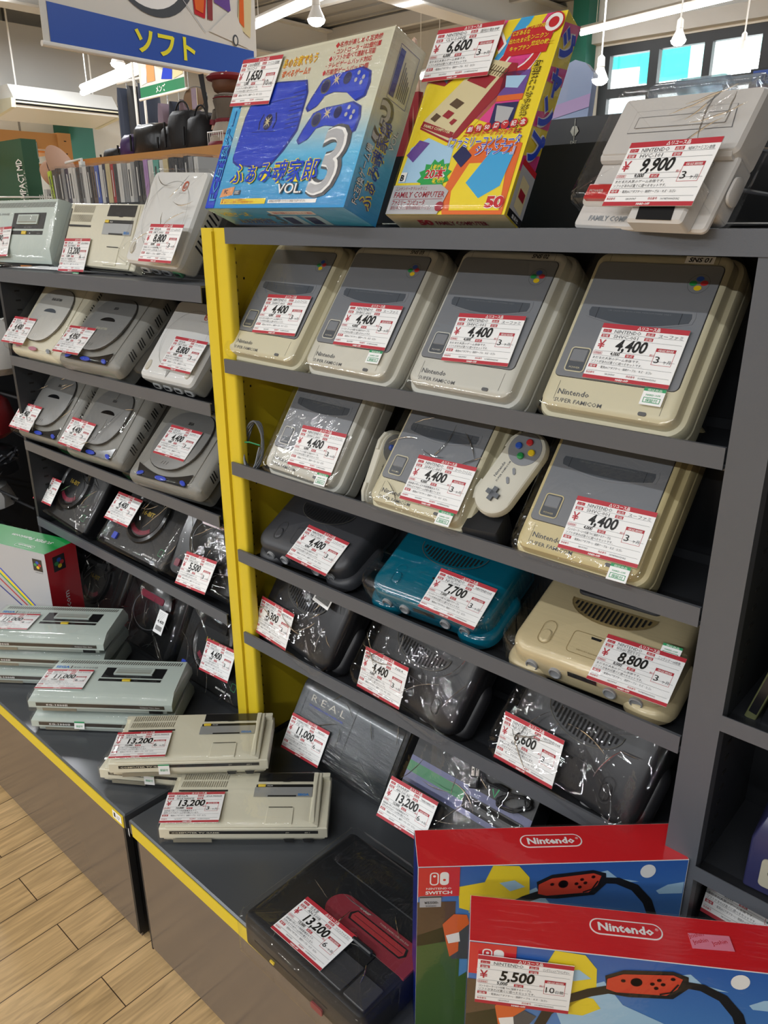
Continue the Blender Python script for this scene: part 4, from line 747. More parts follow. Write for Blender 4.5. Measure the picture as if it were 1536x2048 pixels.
q = [(.075 * math.cos(R(t)) * (1.05 if math.sin(R(t)) < 0 else .9), .045 * math.sin(R(t)) - .012 * math.cos(R(2 * t))) for t in range(0, 360, 12)]
m.loft([[(x * k, y * k, z) for x, y in q] for k, z in ((.9, 0), (1, .006), (1, .016), (.9, .021))], 'pad_w'); m.flat(ell(.03, .005, .004, .004), .0215, 'hole'); m.flat(ell(-.03, .0, .012, .012), .0214, 'btn_grey')
m.tube([(.07, .02, .01), (.0, .05, .01), (-.07, .02, .01)], .003, 'btn_pink'); m.tube([(0, .02, .023), (.02, .03, .03), (.01, -.01, .03), (-.02, .02, .026)], .003, 'rubber')
solo(m, 'game_controller', 'white controller with cable bagged behind the off-white disc console', 'controller')
# power adapter and cables
m = MB(pose((-.648, .90, .984, 30, 10, 0))); m.slab(0, .06, 0, .05, .005, [(0, 0), (0, .040), (.003, .045)], 'rubber'); a_ = m; solo(a_, 'power_adapter', 'dark power adapter block in film beside the controller with coloured buttons', 'adapter')
m = MB(pose((-1.168, .905, .99, 74, 20, 0))); pts = []
for i in range(120): t = i / 119 * 6.28 * 5; pts.append((.0 + (.018 + .002 * math.sin(i)) * math.cos(t), .055 + .048 * math.sin(t), .01 + .008 * math.sin(i * .23)))
m.tube(pts, .0019, 'sfc_panel', 5); m.tube([(-.02, .06, .02), (.0, .062, .026), (.02, .058, .02)], .0015, 'green_print', 5); m.slab(-.026, .024, .004, .02, .004, [(0, .002), (0, .02)], 'creased_film')
solo(m, 'coiled_cable', 'coiled grey cable with a green tie in film against the yellow panel', 'cable')
# ================================================================ GAME BOXES
def grad(name, stops, axis, lo, hi, rough=.3, coat=.4):
    m = bpy.data.materials.new(name); m.use_nodes = True; MATS[name] = m; nt = m.node_tree; b = nt.nodes['Principled BSDF']
    b.inputs['Roughness'].default_value = rough; b.inputs['Coat Weight'].default_value = coat; b.inputs['Coat Roughness'].default_value = .08
    tc = nt.nodes.new('ShaderNodeTexCoord'); sp = nt.nodes.new('ShaderNodeSeparateXYZ'); mr = nt.nodes.new('ShaderNodeMapRange'); cr_ = nt.nodes.new('ShaderNodeValToRGB')
    mr.inputs['From Min'].default_value = lo; mr.inputs['From Max'].default_value = hi
    e = cr_.color_ramp.elements; e[0].position = stops[0][0]; e[0].color = lin(stops[0][1]); e[1].position = stops[-1][0]; e[1].color = lin(stops[-1][1])
    for p_, c in stops[1:-1]: q = e.new(p_); q.color = lin(c)
    nt.links.new(tc.outputs['Object'], sp.inputs[0]); nt.links.new(sp.outputs[axis], mr.inputs['Value']); nt.links.new(mr.outputs[0], cr_.inputs[0]); nt.links.new(cr_.outputs[0], b.inputs['Base Color'])
grad('print_cream_sky', [(0, '#1f8fd0'), (.28, '#58b8e4'), (.5, '#cfd2bd'), (1, '#d8d3bb')], 1, 0, .29)
grad('print_sky', [(0, '#6fa8da'), (.45, '#5b95d2'), (1, '#2c62b4')], 2, 0, .305)
for n_, c in (('pr_blue', '#1440c8'), ('pr_blue2', '#0f2f92'), ('pr_navy', '#12205a'), ('pr_cyan', '#3aa7e0'), ('pr_yellow', '#f2d92e'), ('pr_red', '#c61f2c'), ('pr_crimson', '#9c1f30'), ('pr_orange', '#e2692a'), ('pr_pink', '#e0418f'), ('pr_cream', '#ddd0a4'), ('pr_grey', '#b4b6ba'), ('pr_dgrey', '#4c5056'),
              ('pr_black', '#121216'), ('pr_green', '#1ea24c'), ('pr_white', '#f4f4f2'), ('pr_lblue', '#a9d0ec'), ('pr_skin', '#e6a06a'), ('pr_purple', '#6a4a9a'), ('pr_kraft', '#cfc9ae'), ('pr_joy', '#d8442c'), ('pr_grass', '#44642f'), ('pr_brown', '#5a4430')):
    mat(n_, c, .3, coat=.4)
def faces(M_, W_, H_, D_):
    """front (x right, y up, at z=0), right side, underside, top of a leaning box whose body is z in [-D,0]"""
    return M_, M_ @ frameT((W_, 0, 0), (0, 0, -1), (0, 1, 0)), M_ @ frameT((0, 0, -D_), (1, 0, 0), (0, 0, 1)), M_ @ frameT((0, H_, 0), (1, 0, 0), (0, 0, -1))
# cream and blue box ----------------------------------------------------------
o = thing('game_box', 'cream and blue boxed game set with a big silver 3', 'game box', (-1.175, .843, 1.4755, 66.8, -3.3, -.6)); W_, H_, D_ = .354, .2535, .067
Fr, Rt, Un, Tp = faces(Matrix.Identity(4), W_, H_, D_)
m = MB(); m.box(0, W_, 0, H_, -D_, 0, 'print_cream_sky')
def P3(x, y): return (x * W_, y * H_)
Z = .0003
m.T = Fr; m.rect(0, .026, 0, H_, Z, 'pr_cyan'); m.rect(0, .026, 0, H_ * .42, 2 * Z, 'pr_blue')

m2 = MB(Fr @ Matrix.Translation((.024, .012, 0)) @ Matrix.Rotation(R(90), 4, 'Z')); m2.text('FC互換ゲーム機', 0, 0, 4 * Z, .024, 'pr_blue2', .215, .03); m2.text('FC互換ゲーム機', 0, 0, 5 * Z, .024, 'pr_cyan', .215, .0)
m.flat([P3(x, y) for x, y in ((.12, .33), (.13, .30), (.17, .275), (.36, .25), (.44, .27), (.50, .35), (.56, .47), (.56, .70), (.53, .78), (.32, .80), (.17, .78), (.13, .60))], 2 * Z, 'pr_blue2')
m.flat([P3(x, y) for x, y in ((.125, .34), (.14, .31), (.18, .285), (.35, .26), (.43, .28), (.49, .36), (.55, .48), (.55, .70), (.52, .77), (.32, .79), (.18, .77), (.14, .60))], 3 * Z, 'pr_blue')
for i in range(9): m.stroke([P3(.46, .49 + i * .027), P3(.545, .50 + i * .027)], .0016, 4 * Z, 'pr_blue2')
m.stroke([P3(.2, .66), P3(.53, .69)], .0015, 4 * Z, 'pr_blue2'); m.flat(ell(.325 * W_, .545 * H_, .011, .013), 4 * Z, 'pr_navy'); m.stroke([P3(.27, .5), P3(.262, .55), P3(.28, .6)], .003, 4 * Z, 'pr_navy'); m.stroke([P3(.375, .5), P3(.385, .55), P3(.37, .6)], .003, 4 * Z, 'pr_navy'); m.stroke([P3(.22, .49), P3(.40, .48)], .0008, 4 * Z, 'pr_navy')
for dy in (0, -.195):
    q = [(.60, .665), (.585, .60), (.60, .575), (.635, .60), (.66, .66), (.70, .675), (.76, .66), (.81, .60), (.845, .625), (.85, .70), (.84, .765), (.80, .80), (.74, .79), (.68, .785), (.63, .76)]
    P3_ = P3; P3 = lambda x, y: (( .572 + (x - .585) * 1.42) * W_, y * H_)
    m.flat([P3(x, y + dy) for x, y in q], 2 * Z, 'pr_blue2'); m.flat([P3(.715 + (x - .715) * .93, .70 + (y - .70) * .92 + dy) for x, y in q], 3 * Z, 'pr_blue')
    x_, y_ = P3(.655, .715 + dy); m.flat(ell(x_, y_, .0105, .011), 4 * Z, 'pr_dgrey'); m.flat(ell(x_, y_, .008, .0085), 5 * Z, 'pr_navy'); x_, y_ = P3(.745, .745 + dy); m.flat(ell(x_, y_, .0085, .009), 4 * Z, 'pr_navy')
    for a, b_ in ((.79, .765), (.815, .735), (.81, .705), (.785, .725)): x_, y_ = P3(a, b_ + dy); m.flat(ell(x_, y_, .0032, .0034, 10), 5 * Z, 'pr_grey')
    PP = P3; P3 = P3_
for x_, y_ in (P3(.325, .545), PP(.70, .745), PP(.70, .55)):
    for a in (0, 45, 90, 135):
        L_ = .013 if a % 90 == 45 else .008; m.flat([(x_ + L_ * math.cos(R(a)), y_ + L_ * math.sin(R(a))), (x_ + .0012 * math.cos(R(a + 90)), y_ + .0012 * math.sin(R(a + 90))), (x_ - L_ * math.cos(R(a)), y_ - L_ * math.sin(R(a))), (x_ - .0012 * math.cos(R(a + 90)), y_ - .0012 * math.sin(R(a + 90)))], 7 * Z, 'pr_cream')
for b_, c, k in ((.05, 'pr_dgrey', 4), (.022, 'pr_white', 5), (0, 'pr_grey', 6)): m.text('3', .735 * W_, .085 * H_, k * Z, .135, c, None, b_, sx=1.0, shear=.12)
for b_, c, k in ((.045, 'pr_yellow', 8), (.012, 'pr_blue', 9)): m.text('ふぁみ魂家郎', .155 * W_, .165 * H_, k * Z, .037, c, .222, b_)
m.text('VOL.', .54 * W_, .085 * H_, 8 * Z, .021, 'pr_dgrey', .062, .05); m.text('VOL.', .54 * W_, .085 * H_, 9 * Z, .021, 'pr_white', .06, .01)
m.text('あのお家でもう', .32 * W_, .885 * H_, 2 * Z, .017, 'pr_orange', .085, .04); m.text('あのお家でもう', .32 * W_, .885 * H_, 3 * Z, .017, 'pr_yellow', .085, .005); m.text('遊べるゲーム!!', .33 * W_, .82 * H_, 2 * Z, .013, 'pr_orange', .07, .02)
for i, (a, b_, t) in enumerate(((.66, .945, '◆名作が楽しめる互換機'), (.66, .905, '・コントローラーは2個付属'), (.64, .868, '◆ソフトが遊べて連射も可能'), (.63, .828, '・テレビゲームパッド対応'), (.62, .788, '◆万能型ゲームパッド2個'))): m.text(t, a * W_, b_ * H_, 2 * Z, .009, 'pr_red', .10, .01)
m.rect(.12 * W_, .47 * W_, .025 * H_, .06 * H_, 2 * Z, 'pr_yellow'); m.text('●ゲームカートリッジは別売です。', .13 * W_, .045 * H_, 3 * Z, .0045, 'pr_red'); m.text('●一部のゲームに動作しない可能性があります。', .13 * W_, .03 * H_, 3 * Z, .0045, 'pr_red', .09)
m.rect(.49 * W_, .82 * W_, .028 * H_, .05 * H_, 2 * Z, 'pr_white'); m.text('本商品は任天堂のライセンス商品ではありません。', .5 * W_, .034 * H_, 3 * Z, .0045, 'pr_black', .09)
m.flat([P3(.1, .07), P3(.2, .085), P3(.205, .14), P3(.11, .125)], 2 * Z, 'pr_skin'); m.text('FC', .13 * W_, .095 * H_, 3 * Z, .009, 'pr_navy', None, .02); m.rect(.21 * W_, .26 * W_, .085 * H_, .115 * H_, 2 * Z, 'pr_dgrey'); m.text('対応', .215 * W_, .092 * H_, 3 * Z, .006, 'pr_white')
m.T = Un; m.rect(0, W_, 0, D_, Z, 'pr_cyan'); m.rect(0, W_, 0, .004, 2 * Z, 'pr_navy')
m.text('FC互換ゲーム機', .02, .038, 2 * Z, .016, 'pr_yellow', .08, .03); m.text('ふぁみ魂家郎', .035, .012, 2 * Z, .02, 'pr_yellow', .1, .05); m.text('ふぁみ魂家郎', .035, .012, 3 * Z, .02, 'pr_blue2', .1, .01); m.text('3', .145, .01, 2 * Z, .05, 'pr_dgrey', None, .02)
m.rect(.16, .27, .044, .056, 2 * Z, 'pr_white'); m.text('一般的な接続するだけ!かんたん接続!', .163, .047, 3 * Z, .007, 'pr_red', .104, .01)
for x_ in (.17, .225): m.rect(x_, x_ + .045, .006, .04, 2 * Z, 'pr_lblue'); m.rect(x_ + .004, x_ + .03, .01, .034, 3 * Z, 'pr_navy')
m.T = Rt @ Matrix.Translation((D_, 0, 0)) @ Matrix.Rotation(R(90), 4, 'Z')   # text runs up the side
m.T = Rt; sd = lambda s_, u, v, size, c, w_, b_, k: m2.text(s_, 0, 0, k * Z, size, c, w_, b_)
for (s_, u, v, size, w_, lay) in (('FC互換ゲーム機', .020, .012, .014, .085, ((.05, 'pr_black', 2), (.0, 'pr_white', 3))), ('ふぁみ魂家郎', .044, .012, .026, .125, ((.06, 'pr_yellow', 2), (.012, 'pr_blue2', 3))), ('VOL.', .058, .105, .013, .03, ((.03, 'pr_dgrey', 2), (0, 'pr_white', 3))), ('FC互換', .036, .06, .010, .03, ((.0, 'pr_blue2', 3),))):
    m.T = Rt @ Matrix.Translation((u, v, 0)) @ Matrix.Rotation(R(90), 4, 'Z')
    for b_, c, k in lay: m.text(s_, 0, 0, k * Z, size, c, w_, b_)
m.T = Rt
for b_, c, k in ((.05, 'pr_dgrey', 2), (0, 'pr_grey', 3)): m.text('3', .012, .105, k * Z, .08, c, None, b_, sx=.8)
m.rect(.02, .03, .17, .235, 2 * Z, 'pr_blue2'); m.frame(.018, .058, .165, .24, .0006, 2 * Z, 'pr_blue2')
for i in range(6): m.rect(.034 + i * .0035, .0355 + i * .0035, .172, .222 - i * .005, 2 * Z, 'pr_dgrey')
m.T = Tp; m.rect(0, W_, 0, D_, Z, 'pr_kraft')
m.v += []; m.build('printed_carton', o); m2.build('spine_lettering', o)
wrap(o, -.0015, W_ + .0015, -.0015, H_ + .0015, .002, 'stretch_film', .002, 0, 80, z0=-D_ - .001)
price_card(Matrix.Translation((-.004, .172, .004)) @ Matrix.Rotation(R(-3), 4, 'Z'), 'ふぁみ魂家郎', 'カセットコード', '1,650', '1,500', 'ファミコン互換機', '10', 1).build('price_card', o, smooth=False)
# comic style boxed console -----------------------------------------------------
o = thing('game_box', 'loudly coloured boxed mini console with a red and cream console picture', 'game box', (-.795, .88, 1.4625, 62.8, 2.1, -.5)); W_, H_, D_ = .197, .276, .037
Fr, Rt, Un, Tp = faces(Matrix.Identity(4), W_, H_, D_); m = MB(); m.box(0, W_, 0, H_, -D_, 0, 'pr_kraft'); m.T = Fr; m.rect(0, W_, 0, H_, Z, 'pr_yellow')
def Q3(*q): return [(x * W_, y * H_) for x, y in q]
for i in range(5): m.flat(Q3((.05 + i * .2, 1), (.15 + i * .2, 1), (-.02 + i * .2 if i else 0, .7), (-.1 + i * .2 if i else 0, .75)), 2 * Z, 'pr_cyan' if i % 2 else 'pr_pink')
m.flat(Q3((0, .72), (.5, .62), (.56, .75), (.3, .98), (0, 1)), 2 * Z, 'pr_crimson'); m.flat(Q3((.5, .50), (.83, .42), (.86, .8), (.62, .86)), 3 * Z, 'pr_pink')
for b_, c, k in ((.07, 'pr_white', 4), (.035, 'pr_red', 5)): m.text('ンプ', .46 * W_, .71 * H_, k * Z, .085, c, .098, b_)
m.flat(Q3((.62, .93), (.95, .96), (.93, .80), (.60, .80)), 6 * Z, 'pr_red'); m.ring(ell(.925 * W_, .945 * H_, .0125, .0125), ell(.925 * W_, .945 * H_, .0075, .0075), 8 * Z, 'pr_white'); m.flat(ell(.925 * W_, .945 * H_, .0145, .0145), 7 * Z, 'pr_red')
for i, (u, v, t) in enumerate(((.60, .905, 'すじがあるな'), (.72, .93, 'ボール BROTHERS'), (.62, .865, '出た!たまらん'), (.75, .875, 'キンニクン'), (.64, .825, 'キャプテン'), (.8, .84, '世紀の戦士'))): m.text(t, u * W_, v * H_, 8 * Z, .0075, 'pr_yellow', .032, .02)
m.rect(.66 * W_, .86 * W_, .60 * H_, .72 * H_, 5 * Z, 'pr_purple'); m.rect(.66 * W_, .86 * W_, .57 * H_, .60 * H_, 5 * Z, 'pr_orange'); m.rect(.66 * W_, .84 * W_, .43 * H_, .56 * H_, 5 * Z, 'pr_navy'); m.flat(Q3((.68, .55), (.82, .53), (.8, .45), (.7, .47)), 6 * Z, 'pr_grey'); m.flat(Q3((.68, .70), (.84, .69), (.8, .63), (.7, .64)), 6 * Z, 'pr_lblue')
for (s_, u, v) in (('伝説はここから始まった!!', .90, .42),):
    m.T = Fr @ Matrix.Translation((u * W_, v * H_, 0)) @ Matrix.Rotation(R(-90), 4, 'Z')
    for b_, c, k in ((.05, 'pr_black', 6), (.0, 'pr_yellow', 7)): m.text(s_, -.095, -.004, k * Z, .0115, c, .1, b_)
m.T = Fr
# console picture
m.flat(Q3((.03, .45), (.05, .62), (.38, .80), (.80, .78), (.78, .68), (.45, .38), (.35, .36)), 3 * Z, 'pr_yellow')
m.flat(Q3((.07, .46), (.08, .50), (.45, .80), (.74, .76), (.76, .70), (.43, .40), (.36, .375)), 5 * Z, 'pr_crimson'); m.flat(Q3((.07, .47), (.09, .51), (.46, .81), (.69, .765), (.43, .47), (.36, .385)), 6 * Z, 'pr_cream')
m.flat(Q3((.36, .70), (.42, .745), (.60, .70), (.54, .645)), 7 * Z, 'pr_crimson'); m.stroke(Q3((.08, .485), (.38, .41)), .009, 7 * Z, 'pr_crimson'); m.text('FAMILY COMPUTER', .10 * W_, .47 * H_, 8 * Z, .0055, 'pr_cream', .052, .03, rot=-15)
m.flat(Q3((.27, .58), (.32, .61), (.40, .58), (.35, .55)), 7 * Z, 'pr_brown'); m.flat(Q3((.24, .52), (.28, .55), (.34, .53), (.3, .5)), 8 * Z, 'pr_crimson'); m.flat(Q3((.14, .51), (.18, .54), (.23, .52), (.19, .49)), 7 * Z, 'pr_brown'); m.flat(Q3((.32, .48), (.35, .5), (.385, .49), (.35, .465)), 8 * Z, 'pr_crimson')
for i in range(8): m.stroke(Q3((.49 + i * .022, .735 - i * .006), (.53 + i * .022, .775 - i * .006)), .0014, 7 * Z, 'pr_brown')
m.stroke(Q3((.46, .76), (.68, .71)), .001, 7 * Z, 'pr_brown')
# plain bursts in place of the drawn figures
m.flat(Q3((.02, .17), (.04, .36), (.2, .42), (.42, .36), (.44, .17)), 2 * Z, 'pr_lblue'); m.flat(Q3((.02, .32), (.1, .40), (.2, .38), (.1, .28)), 3 * Z, 'pr_purple')
st = [(.33 * W_ + (.026 if i % 2 else .020) * math.cos(R(i * 15)) * 1.1, .20 * H_ + (.026 if i % 2 else .020) * math.sin(R(i * 15))) for i in range(24)]; m.flat(st, 4 * Z, 'pr_green'); m.text('人気ゲーム', .27 * W_, .235 * H_, 5 * Z, .009, 'pr_yellow', .03, .03); m.text('20本', .25 * W_, .19 * H_, 6 * Z, .017, 'pr_white', .035, .06); m.text('20本', .25 * W_, .19 * H_, 7 * Z, .017, 'pr_red', .034, .02); m.text('収録!', .33 * W_, .165 * H_, 6 * Z, .009, 'pr_yellow', .02, .03)
m.flat(Q3((.50, .0), (.44, .10), (.50, .28), (.60, .36), (.8, .38), (.97, .35), (.98, .0)), 3 * Z, 'pr_orange'); m.flat(Q3((.55, .02), (.52, .12), (.60, .26), (.90, .26), (.95, .02)), 4 * Z, 'pr_yellow'); m.flat(Q3((.62, .16), (.75, .32), (.93, .3), (.9, .14), (.76, .08)), 5 * Z, 'pr_cyan'); m.flat(Q3((.44, .30), (.50, .36), (.60, .30), (.54, .24)), 5 * Z, 'pr_navy')
for i, ch in enumerate('創刊50周年記念'):
    pass
for i, ch in enumerate(('創', '刊', '50', '周', '年', '記', '念')): x_, y_ = (.52 + i * .068) * W_, (.435 + i * .003) * H_; m.flat(ell(x_, y_, .0062, .0062, 14), 7 * Z, 'pr_red'); m.text(ch, x_, y_ - .003, 8 * Z, .008, 'pr_white', .0075, .02, 'c')
m.text('ニンテンドークラシックミニ', .48 * W_, .40 * H_, 7 * Z, .009, 'pr_red', .09, .03)
for b_, c, k in ((.045, 'pr_white', 8), (.005, 'pr_blue', 9)): m.text('『ファミリーコンピュータ', .37 * W_, .345 * H_, k * Z, .0165, c, .115, b_); m.text('ジャンプ』', .62 * W_, .30 * H_, k * Z, .0155, c, .062, b_)
m.flat(Q3((0, 0), (0, .155), (.42, .155), (.50, .12), (.46, 0)), 6 * Z, 'pr_grey'); m.text('ニンテンドークラシックミニ', .03 * W_, .128 * H_, 7 * Z, .006, 'pr_crimson', .055); m.text('FAMILY COMPUTER', .03 * W_, .088 * H_, 7 * Z, .012, 'pr_crimson', .088, .01); m.rect(.03 * W_, .47 * W_, .078 * H_, .080 * H_, 7 * Z, 'pr_crimson')
m.text('ファミリー コンピュータ', .03 * W_, .050 * H_, 7 * Z, .0085, 'pr_crimson', .058, .02); m.text('週刊少年ジャンプ創刊50周年記念バージョン', .03 * W_, .025 * H_, 7 * Z, .006, 'pr_crimson', .072); m.rect(.03 * W_, .085 * W_, .175 * H_, .225 * H_, 6 * Z, 'pr_white'); m.text('B', .036 * W_, .18 * H_, 7 * Z, .012, 'pr_black', None, .04)
m.flat(ell(.46 * W_, .04 * H_, .007, .007, 16), 7 * Z, 'pr_crimson')
for b_, c, k in ((.09, 'pr_white', 7), (.05, 'pr_red', 8)): m.text('50', .83 * W_, .035 * H_, k * Z, .02, c, .028, b_)
m.T = Rt; m.rect(0, D_, 0, H_, Z, 'pr_yellow')
for i in range(4): m.flat([(0, .06 + i * .06), (D_, .075 + i * .06), (D_, .10 + i * .06), (0, .08 + i * .06)], 2 * Z, 'pr_pink')
m.T = Rt @ Matrix.Translation((.019, .268, 0))
for i, ch in enumerate('ジャンプ'):
    for b_, c, k in ((.085, 'pr_white', 3 + i), (.045, 'pr_blue', 7 + i)): m.text(ch, 0, -.045 - i * .047, k * Z, .046, c, (.033, .026, .031, .033)[i], b_, 'c')
m.T = Rt; m.rect(0, D_, 0, .068, 13 * Z, 'pr_grey'); m.rect(0, D_, .068, .076, 13 * Z, 'pr_red'); m.flat([(.008, .016), (.029, .012), (.029, .054), (.008, .058)], 14 * Z, 'pr_cream'); m.flat([(.011, .03), (.026, .028), (.026, .04), (.011, .042)], 15 * Z, 'pr_crimson'); m.rect(0, D_, 0, .010, 14 * Z, 'pr_black'); m.text('集英社', .010, .002, 15 * Z, .006, 'pr_white')
m.T = Un; m.rect(0, W_, 0, D_, Z, 'pr_cream'); m.text('FAMILY COMPUTER', .075, .010, 2 * Z, .014, 'pr_crimson', .085, .03); m.text('50', .045, .01, 2 * Z, .018, 'pr_red', .025, .06)
m.T = Tp; m.rect(0, W_, 0, D_, Z, 'pr_lblue'); m.build('printed_carton', o)
wrap(o, -.0012, W_ + .0012, -.0012, H_ + .0012, .0045, 'clear_film', .002, 0, 81, z0=-D_ - .001)
price_card(Matrix.Translation((-.006, .196, .006)) @ Matrix.Rotation(R(-1), 4, 'Z'), 'NINTENDO', 'CLV-S-HVJJ', '6,600', '6,000', '週刊少年JUMP', '3', 0).build('price_card', o, smooth=False)
# two red-topped boxes ----------------------------------------------------------
def logo(m, cx, cy, w_, z, mt='pr_white', gap='nin_red'):
    h = w_ * .27; m.slab(cx - w_ / 2, cx + w_ / 2, cy - h / 2, cy + h / 2, h / 2, [(0, 0), (0, z)], mt, n=8); t = w_ * .02
    m.slab(cx - w_ / 2 + t, cx + w_ / 2 - t, cy - h / 2 + t, cy + h / 2 - t, h / 2 - t, [(0, 0), (0, z + .0002)], gap, n=8); m.text('Nintendo', cx - .004 * w_, cy - h * .24, z + .0005, h * .68, mt, w_ * .76, .035, 'c'); m.text('®', cx + w_ * .40, cy + h * .05, z + .0005, h * .22, mt)
def fitbox(label, M_, seed, card=None, tape=False, price_tag=False):
    o = thing('game_box', label, 'game box', M=M_); W_, H_, D_ = .364, .305, .067
    m = MB(); m.box(0, W_, 0, D_, 0, H_, 'paper_white')
    m.T = frameT((0, 0, H_), (1, 0, 0), (0, 1, 0)); m.rect(.0005, W_ - .0005, 0.0005, D_ - .0005, .0003, 'nin_red'); logo(m, .187, .040, .086, .0006)
    Fm = frameT((0, 0, 0), (1, 0, 0), (0, 0, 1)); m.T = Fm; m.rect(.0008, W_ - .0008, 0, H_ - .0006, .0003, 'print_sky'); z = .0006
    v = lambda t: H_ - t
    def pf(q, k, c): m.flat([(x, v(y)) for x, y in q], z + k * .0002, c)
    for q in (((.23, .02), (.255, .014), (.27, .028), (.30, .035), (.24, .036)), ((.325, .052), (.34, .042), (.362, .038), (.362, .058), (.33, .058)), ((.1, .075), (.16, .04), (.185, .075), (.24, .1), (.25, .14), (.12, .13)), ((.27, .11), (.30, .095), (.362, .1), (.362, .14), (.26, .14))): pf(q, 0, 'pr_lblue')
    pf([(.31 + .0105 * math.cos(R(t)), .017 + .0115 * math.sin(R(t))) for t in range(0, 360, 18)], 2, 'pr_white')
    pf([(.055, .035), (.09, .028), (.10, .0), (.135, .002), (.150, .022), (.152, .052), (.135, .075), (.12, .092), (.09, .085), (.057, .072)], 1, 'pr_yellow'); pf([(.11, .03), (.13, .026), (.145, .038), (.125, .045)], 2, 'pr_lblue'); pf([(.075, .065), (.07, .08), (.09, .1), (.14, .1), (.16, .085), (.15, .07)], 1, 'pr_yellow')
    pf([(.06, .2), (.12, .15), (.25, .14), (.364, .15), (.364, .305), (0, .305), (0, .12), (.05, .10), (.06, .13)], 1, 'pr_grass'); pf([(0, .06), (.052, .06), (.052, .13), (0, .14)], 1, 'pr_brown')
    m.rect(.0008, .056, v(.050), v(0), z + .0008, 'nin_red'); k = z + .0011
    m.outline(.016, .028, v(.030), v(.008), .005, .0018, k, 'pr_white'); m.flat(ell(.0222, v(.0145), .002, .002, 10), k, 'pr_white'); m.slab(.0295, .0415, v(.030), v(.008), .005, [(0, k - .0003), (0, k)], 'pr_white'); m.flat(ell(.0355, v(.021), .002, .002, 10), k + .0002, 'nin_red')
    m.text('NINTENDO', .0285, v(.0375), k, .0048, 'pr_white', .034, .01, 'c'); m.text('SWITCH', .0285, v(.0455), k, .0075, 'pr_white', .036, .03, 'c')
    # ring controller print
    arc = [(.245, .030), (.27, .032), (.295, .045), (.315, .070), (.328, .105), (.325, .15), (.305, .20), (.265, .24)]; m.stroke([(x, v(y)) for x, y in arc], [.010, .011, .012, .013, .013, .013, .014, .014], z + .0006, 'pr_black')
    arc = [(.165, .052), (.145, .06), (.12, .075), (.098, .10), (.085, .14), (.09, .2), (.12, .245)]; m.stroke([(x, v(y)) for x, y in arc], .013, z + .0006, 'pr_black'); m.stroke([(x, v(y)) for x, y in ((.075, .105), (.062, .13), (.060, .165))], .024, z + .0008, 'pr_dgrey')
    pf([(.160, .030), (.18, .018), (.235, .012), (.253, .018), (.255, .036), (.24, .055), (.19, .060), (.165, .058)], 4, 'pr_black'); pf([(.163, .034), (.18, .024), (.236, .017), (.247, .022), (.243, .038), (.232, .050), (.175, .054), (.163, .050)], 6, 'pr_joy')
    pf([(.196 + .0068 * math.cos(R(t)), .034 + .0068 * math.sin(R(t))) for t in range(0, 360, 24)], 8, 'pr_black')
    for a, b_ in ((.221, .027), (.214, .034), (.226, .033), (.219, .040), (.236, .023), (.181, .034)): pf([(a + .0028 * math.cos(R(t)), b_ + .0026 * math.sin(R(t))) for t in range(0, 360, 36)], 8, 'pr_black')
    m.stroke([(x, v(y)) for x, y in ((.243, .030), (.236, .044), (.224, .049))], .0022, z + .0018, 'pr_black')
    pf([(.035, .10), (.05, .082), (.068, .084), (.072, .10), (.058, .115), (.058, .15), (.046, .16), (.04, .13)], 5, 'pr_orange'); pf([(.04, .12), (.058, .115), (.06, .132), (.044, .135)], 6, 'pr_white')
    pf([(.012, .2), (.05, .165), (.055, .305), (.012, .305)], 3, 'pr_grass')
    m.T = frameT((0, D_, 0), (0, -1, 0), (0, 0, 1)); m.rect(.001, D_ - .001, 0, H_ - .001, .0003, 'pr_blue2')
    m.T = frameT((W_, 0, 0), (0, 1, 0), (0, 0, 1)); m.rect(.001, D_ - .001, 0, H_ - .001, .0003, 'print_sky'); m.build('printed_carton', o)
    if price_tag: t = MB(frameT((.003, -.0015, H_ - .068), (1, 0, 0), (0, 0, 1))); t.box(0, .029, 0, .0195, 0, .0004, 'pr_grey'); t.rect(0, .029, .0165, .0195, .0006, 'pr_dgrey'); t.text('¥5500-', .006, .006, .0007, .006, 'ink_black', .02, .02); t.text('¥5000-', .008, .001, .0007, .004, 'ink_black', .016); t.build('price_tag', o)
    if tape:
        t = MB(Matrix.Translation((.26, .022, H_ + .0012)) @ Matrix.Rotation(R(2), 4, 'Z')); t.box(0, .048, 0, .021, 0, .0003, 'shop_tape'); [t.text('Joshin', a, b_, .0005, .0075, 'pr_red', .019, .0, rot=14) for a, b_ in ((.003, .006), (.025, .006), (-.0, .014)) if a >= 0 or 1]; t.build('shop_tape', o)
    wrap_o = MB(); wrap_o.box(-.0012, W_ + .0012, -.0022, D_ + .0012, 0.0005, H_ + .0022, 'stretch_film' if card else 'clear_film'); wrap_o.build('plastic_wrap', o)
    if card: price_card(frameT((.010, -.005, .213), (1, 0, 0), (0, 0, 1)) @ Matrix.Rotation(R(-1), 4, 'Z'), 'NINTENDO', '', '5,500', '5,000', 'リングフィットアドベンチャー', '10', 1).build('price_card', o, smooth=False)
    return o
mat('shop_tape', '#e88aa0', .4)
fitbox('large red-topped blue game box standing behind the other one', flatM(-.505, .622, ZB, 44.3), 90, price_tag=True)
fitbox('large red-topped blue game box nearest the camera, with pink shop tape', flatM(-.388, .577, ZB, 34.8), 91, card=True, tape=True)
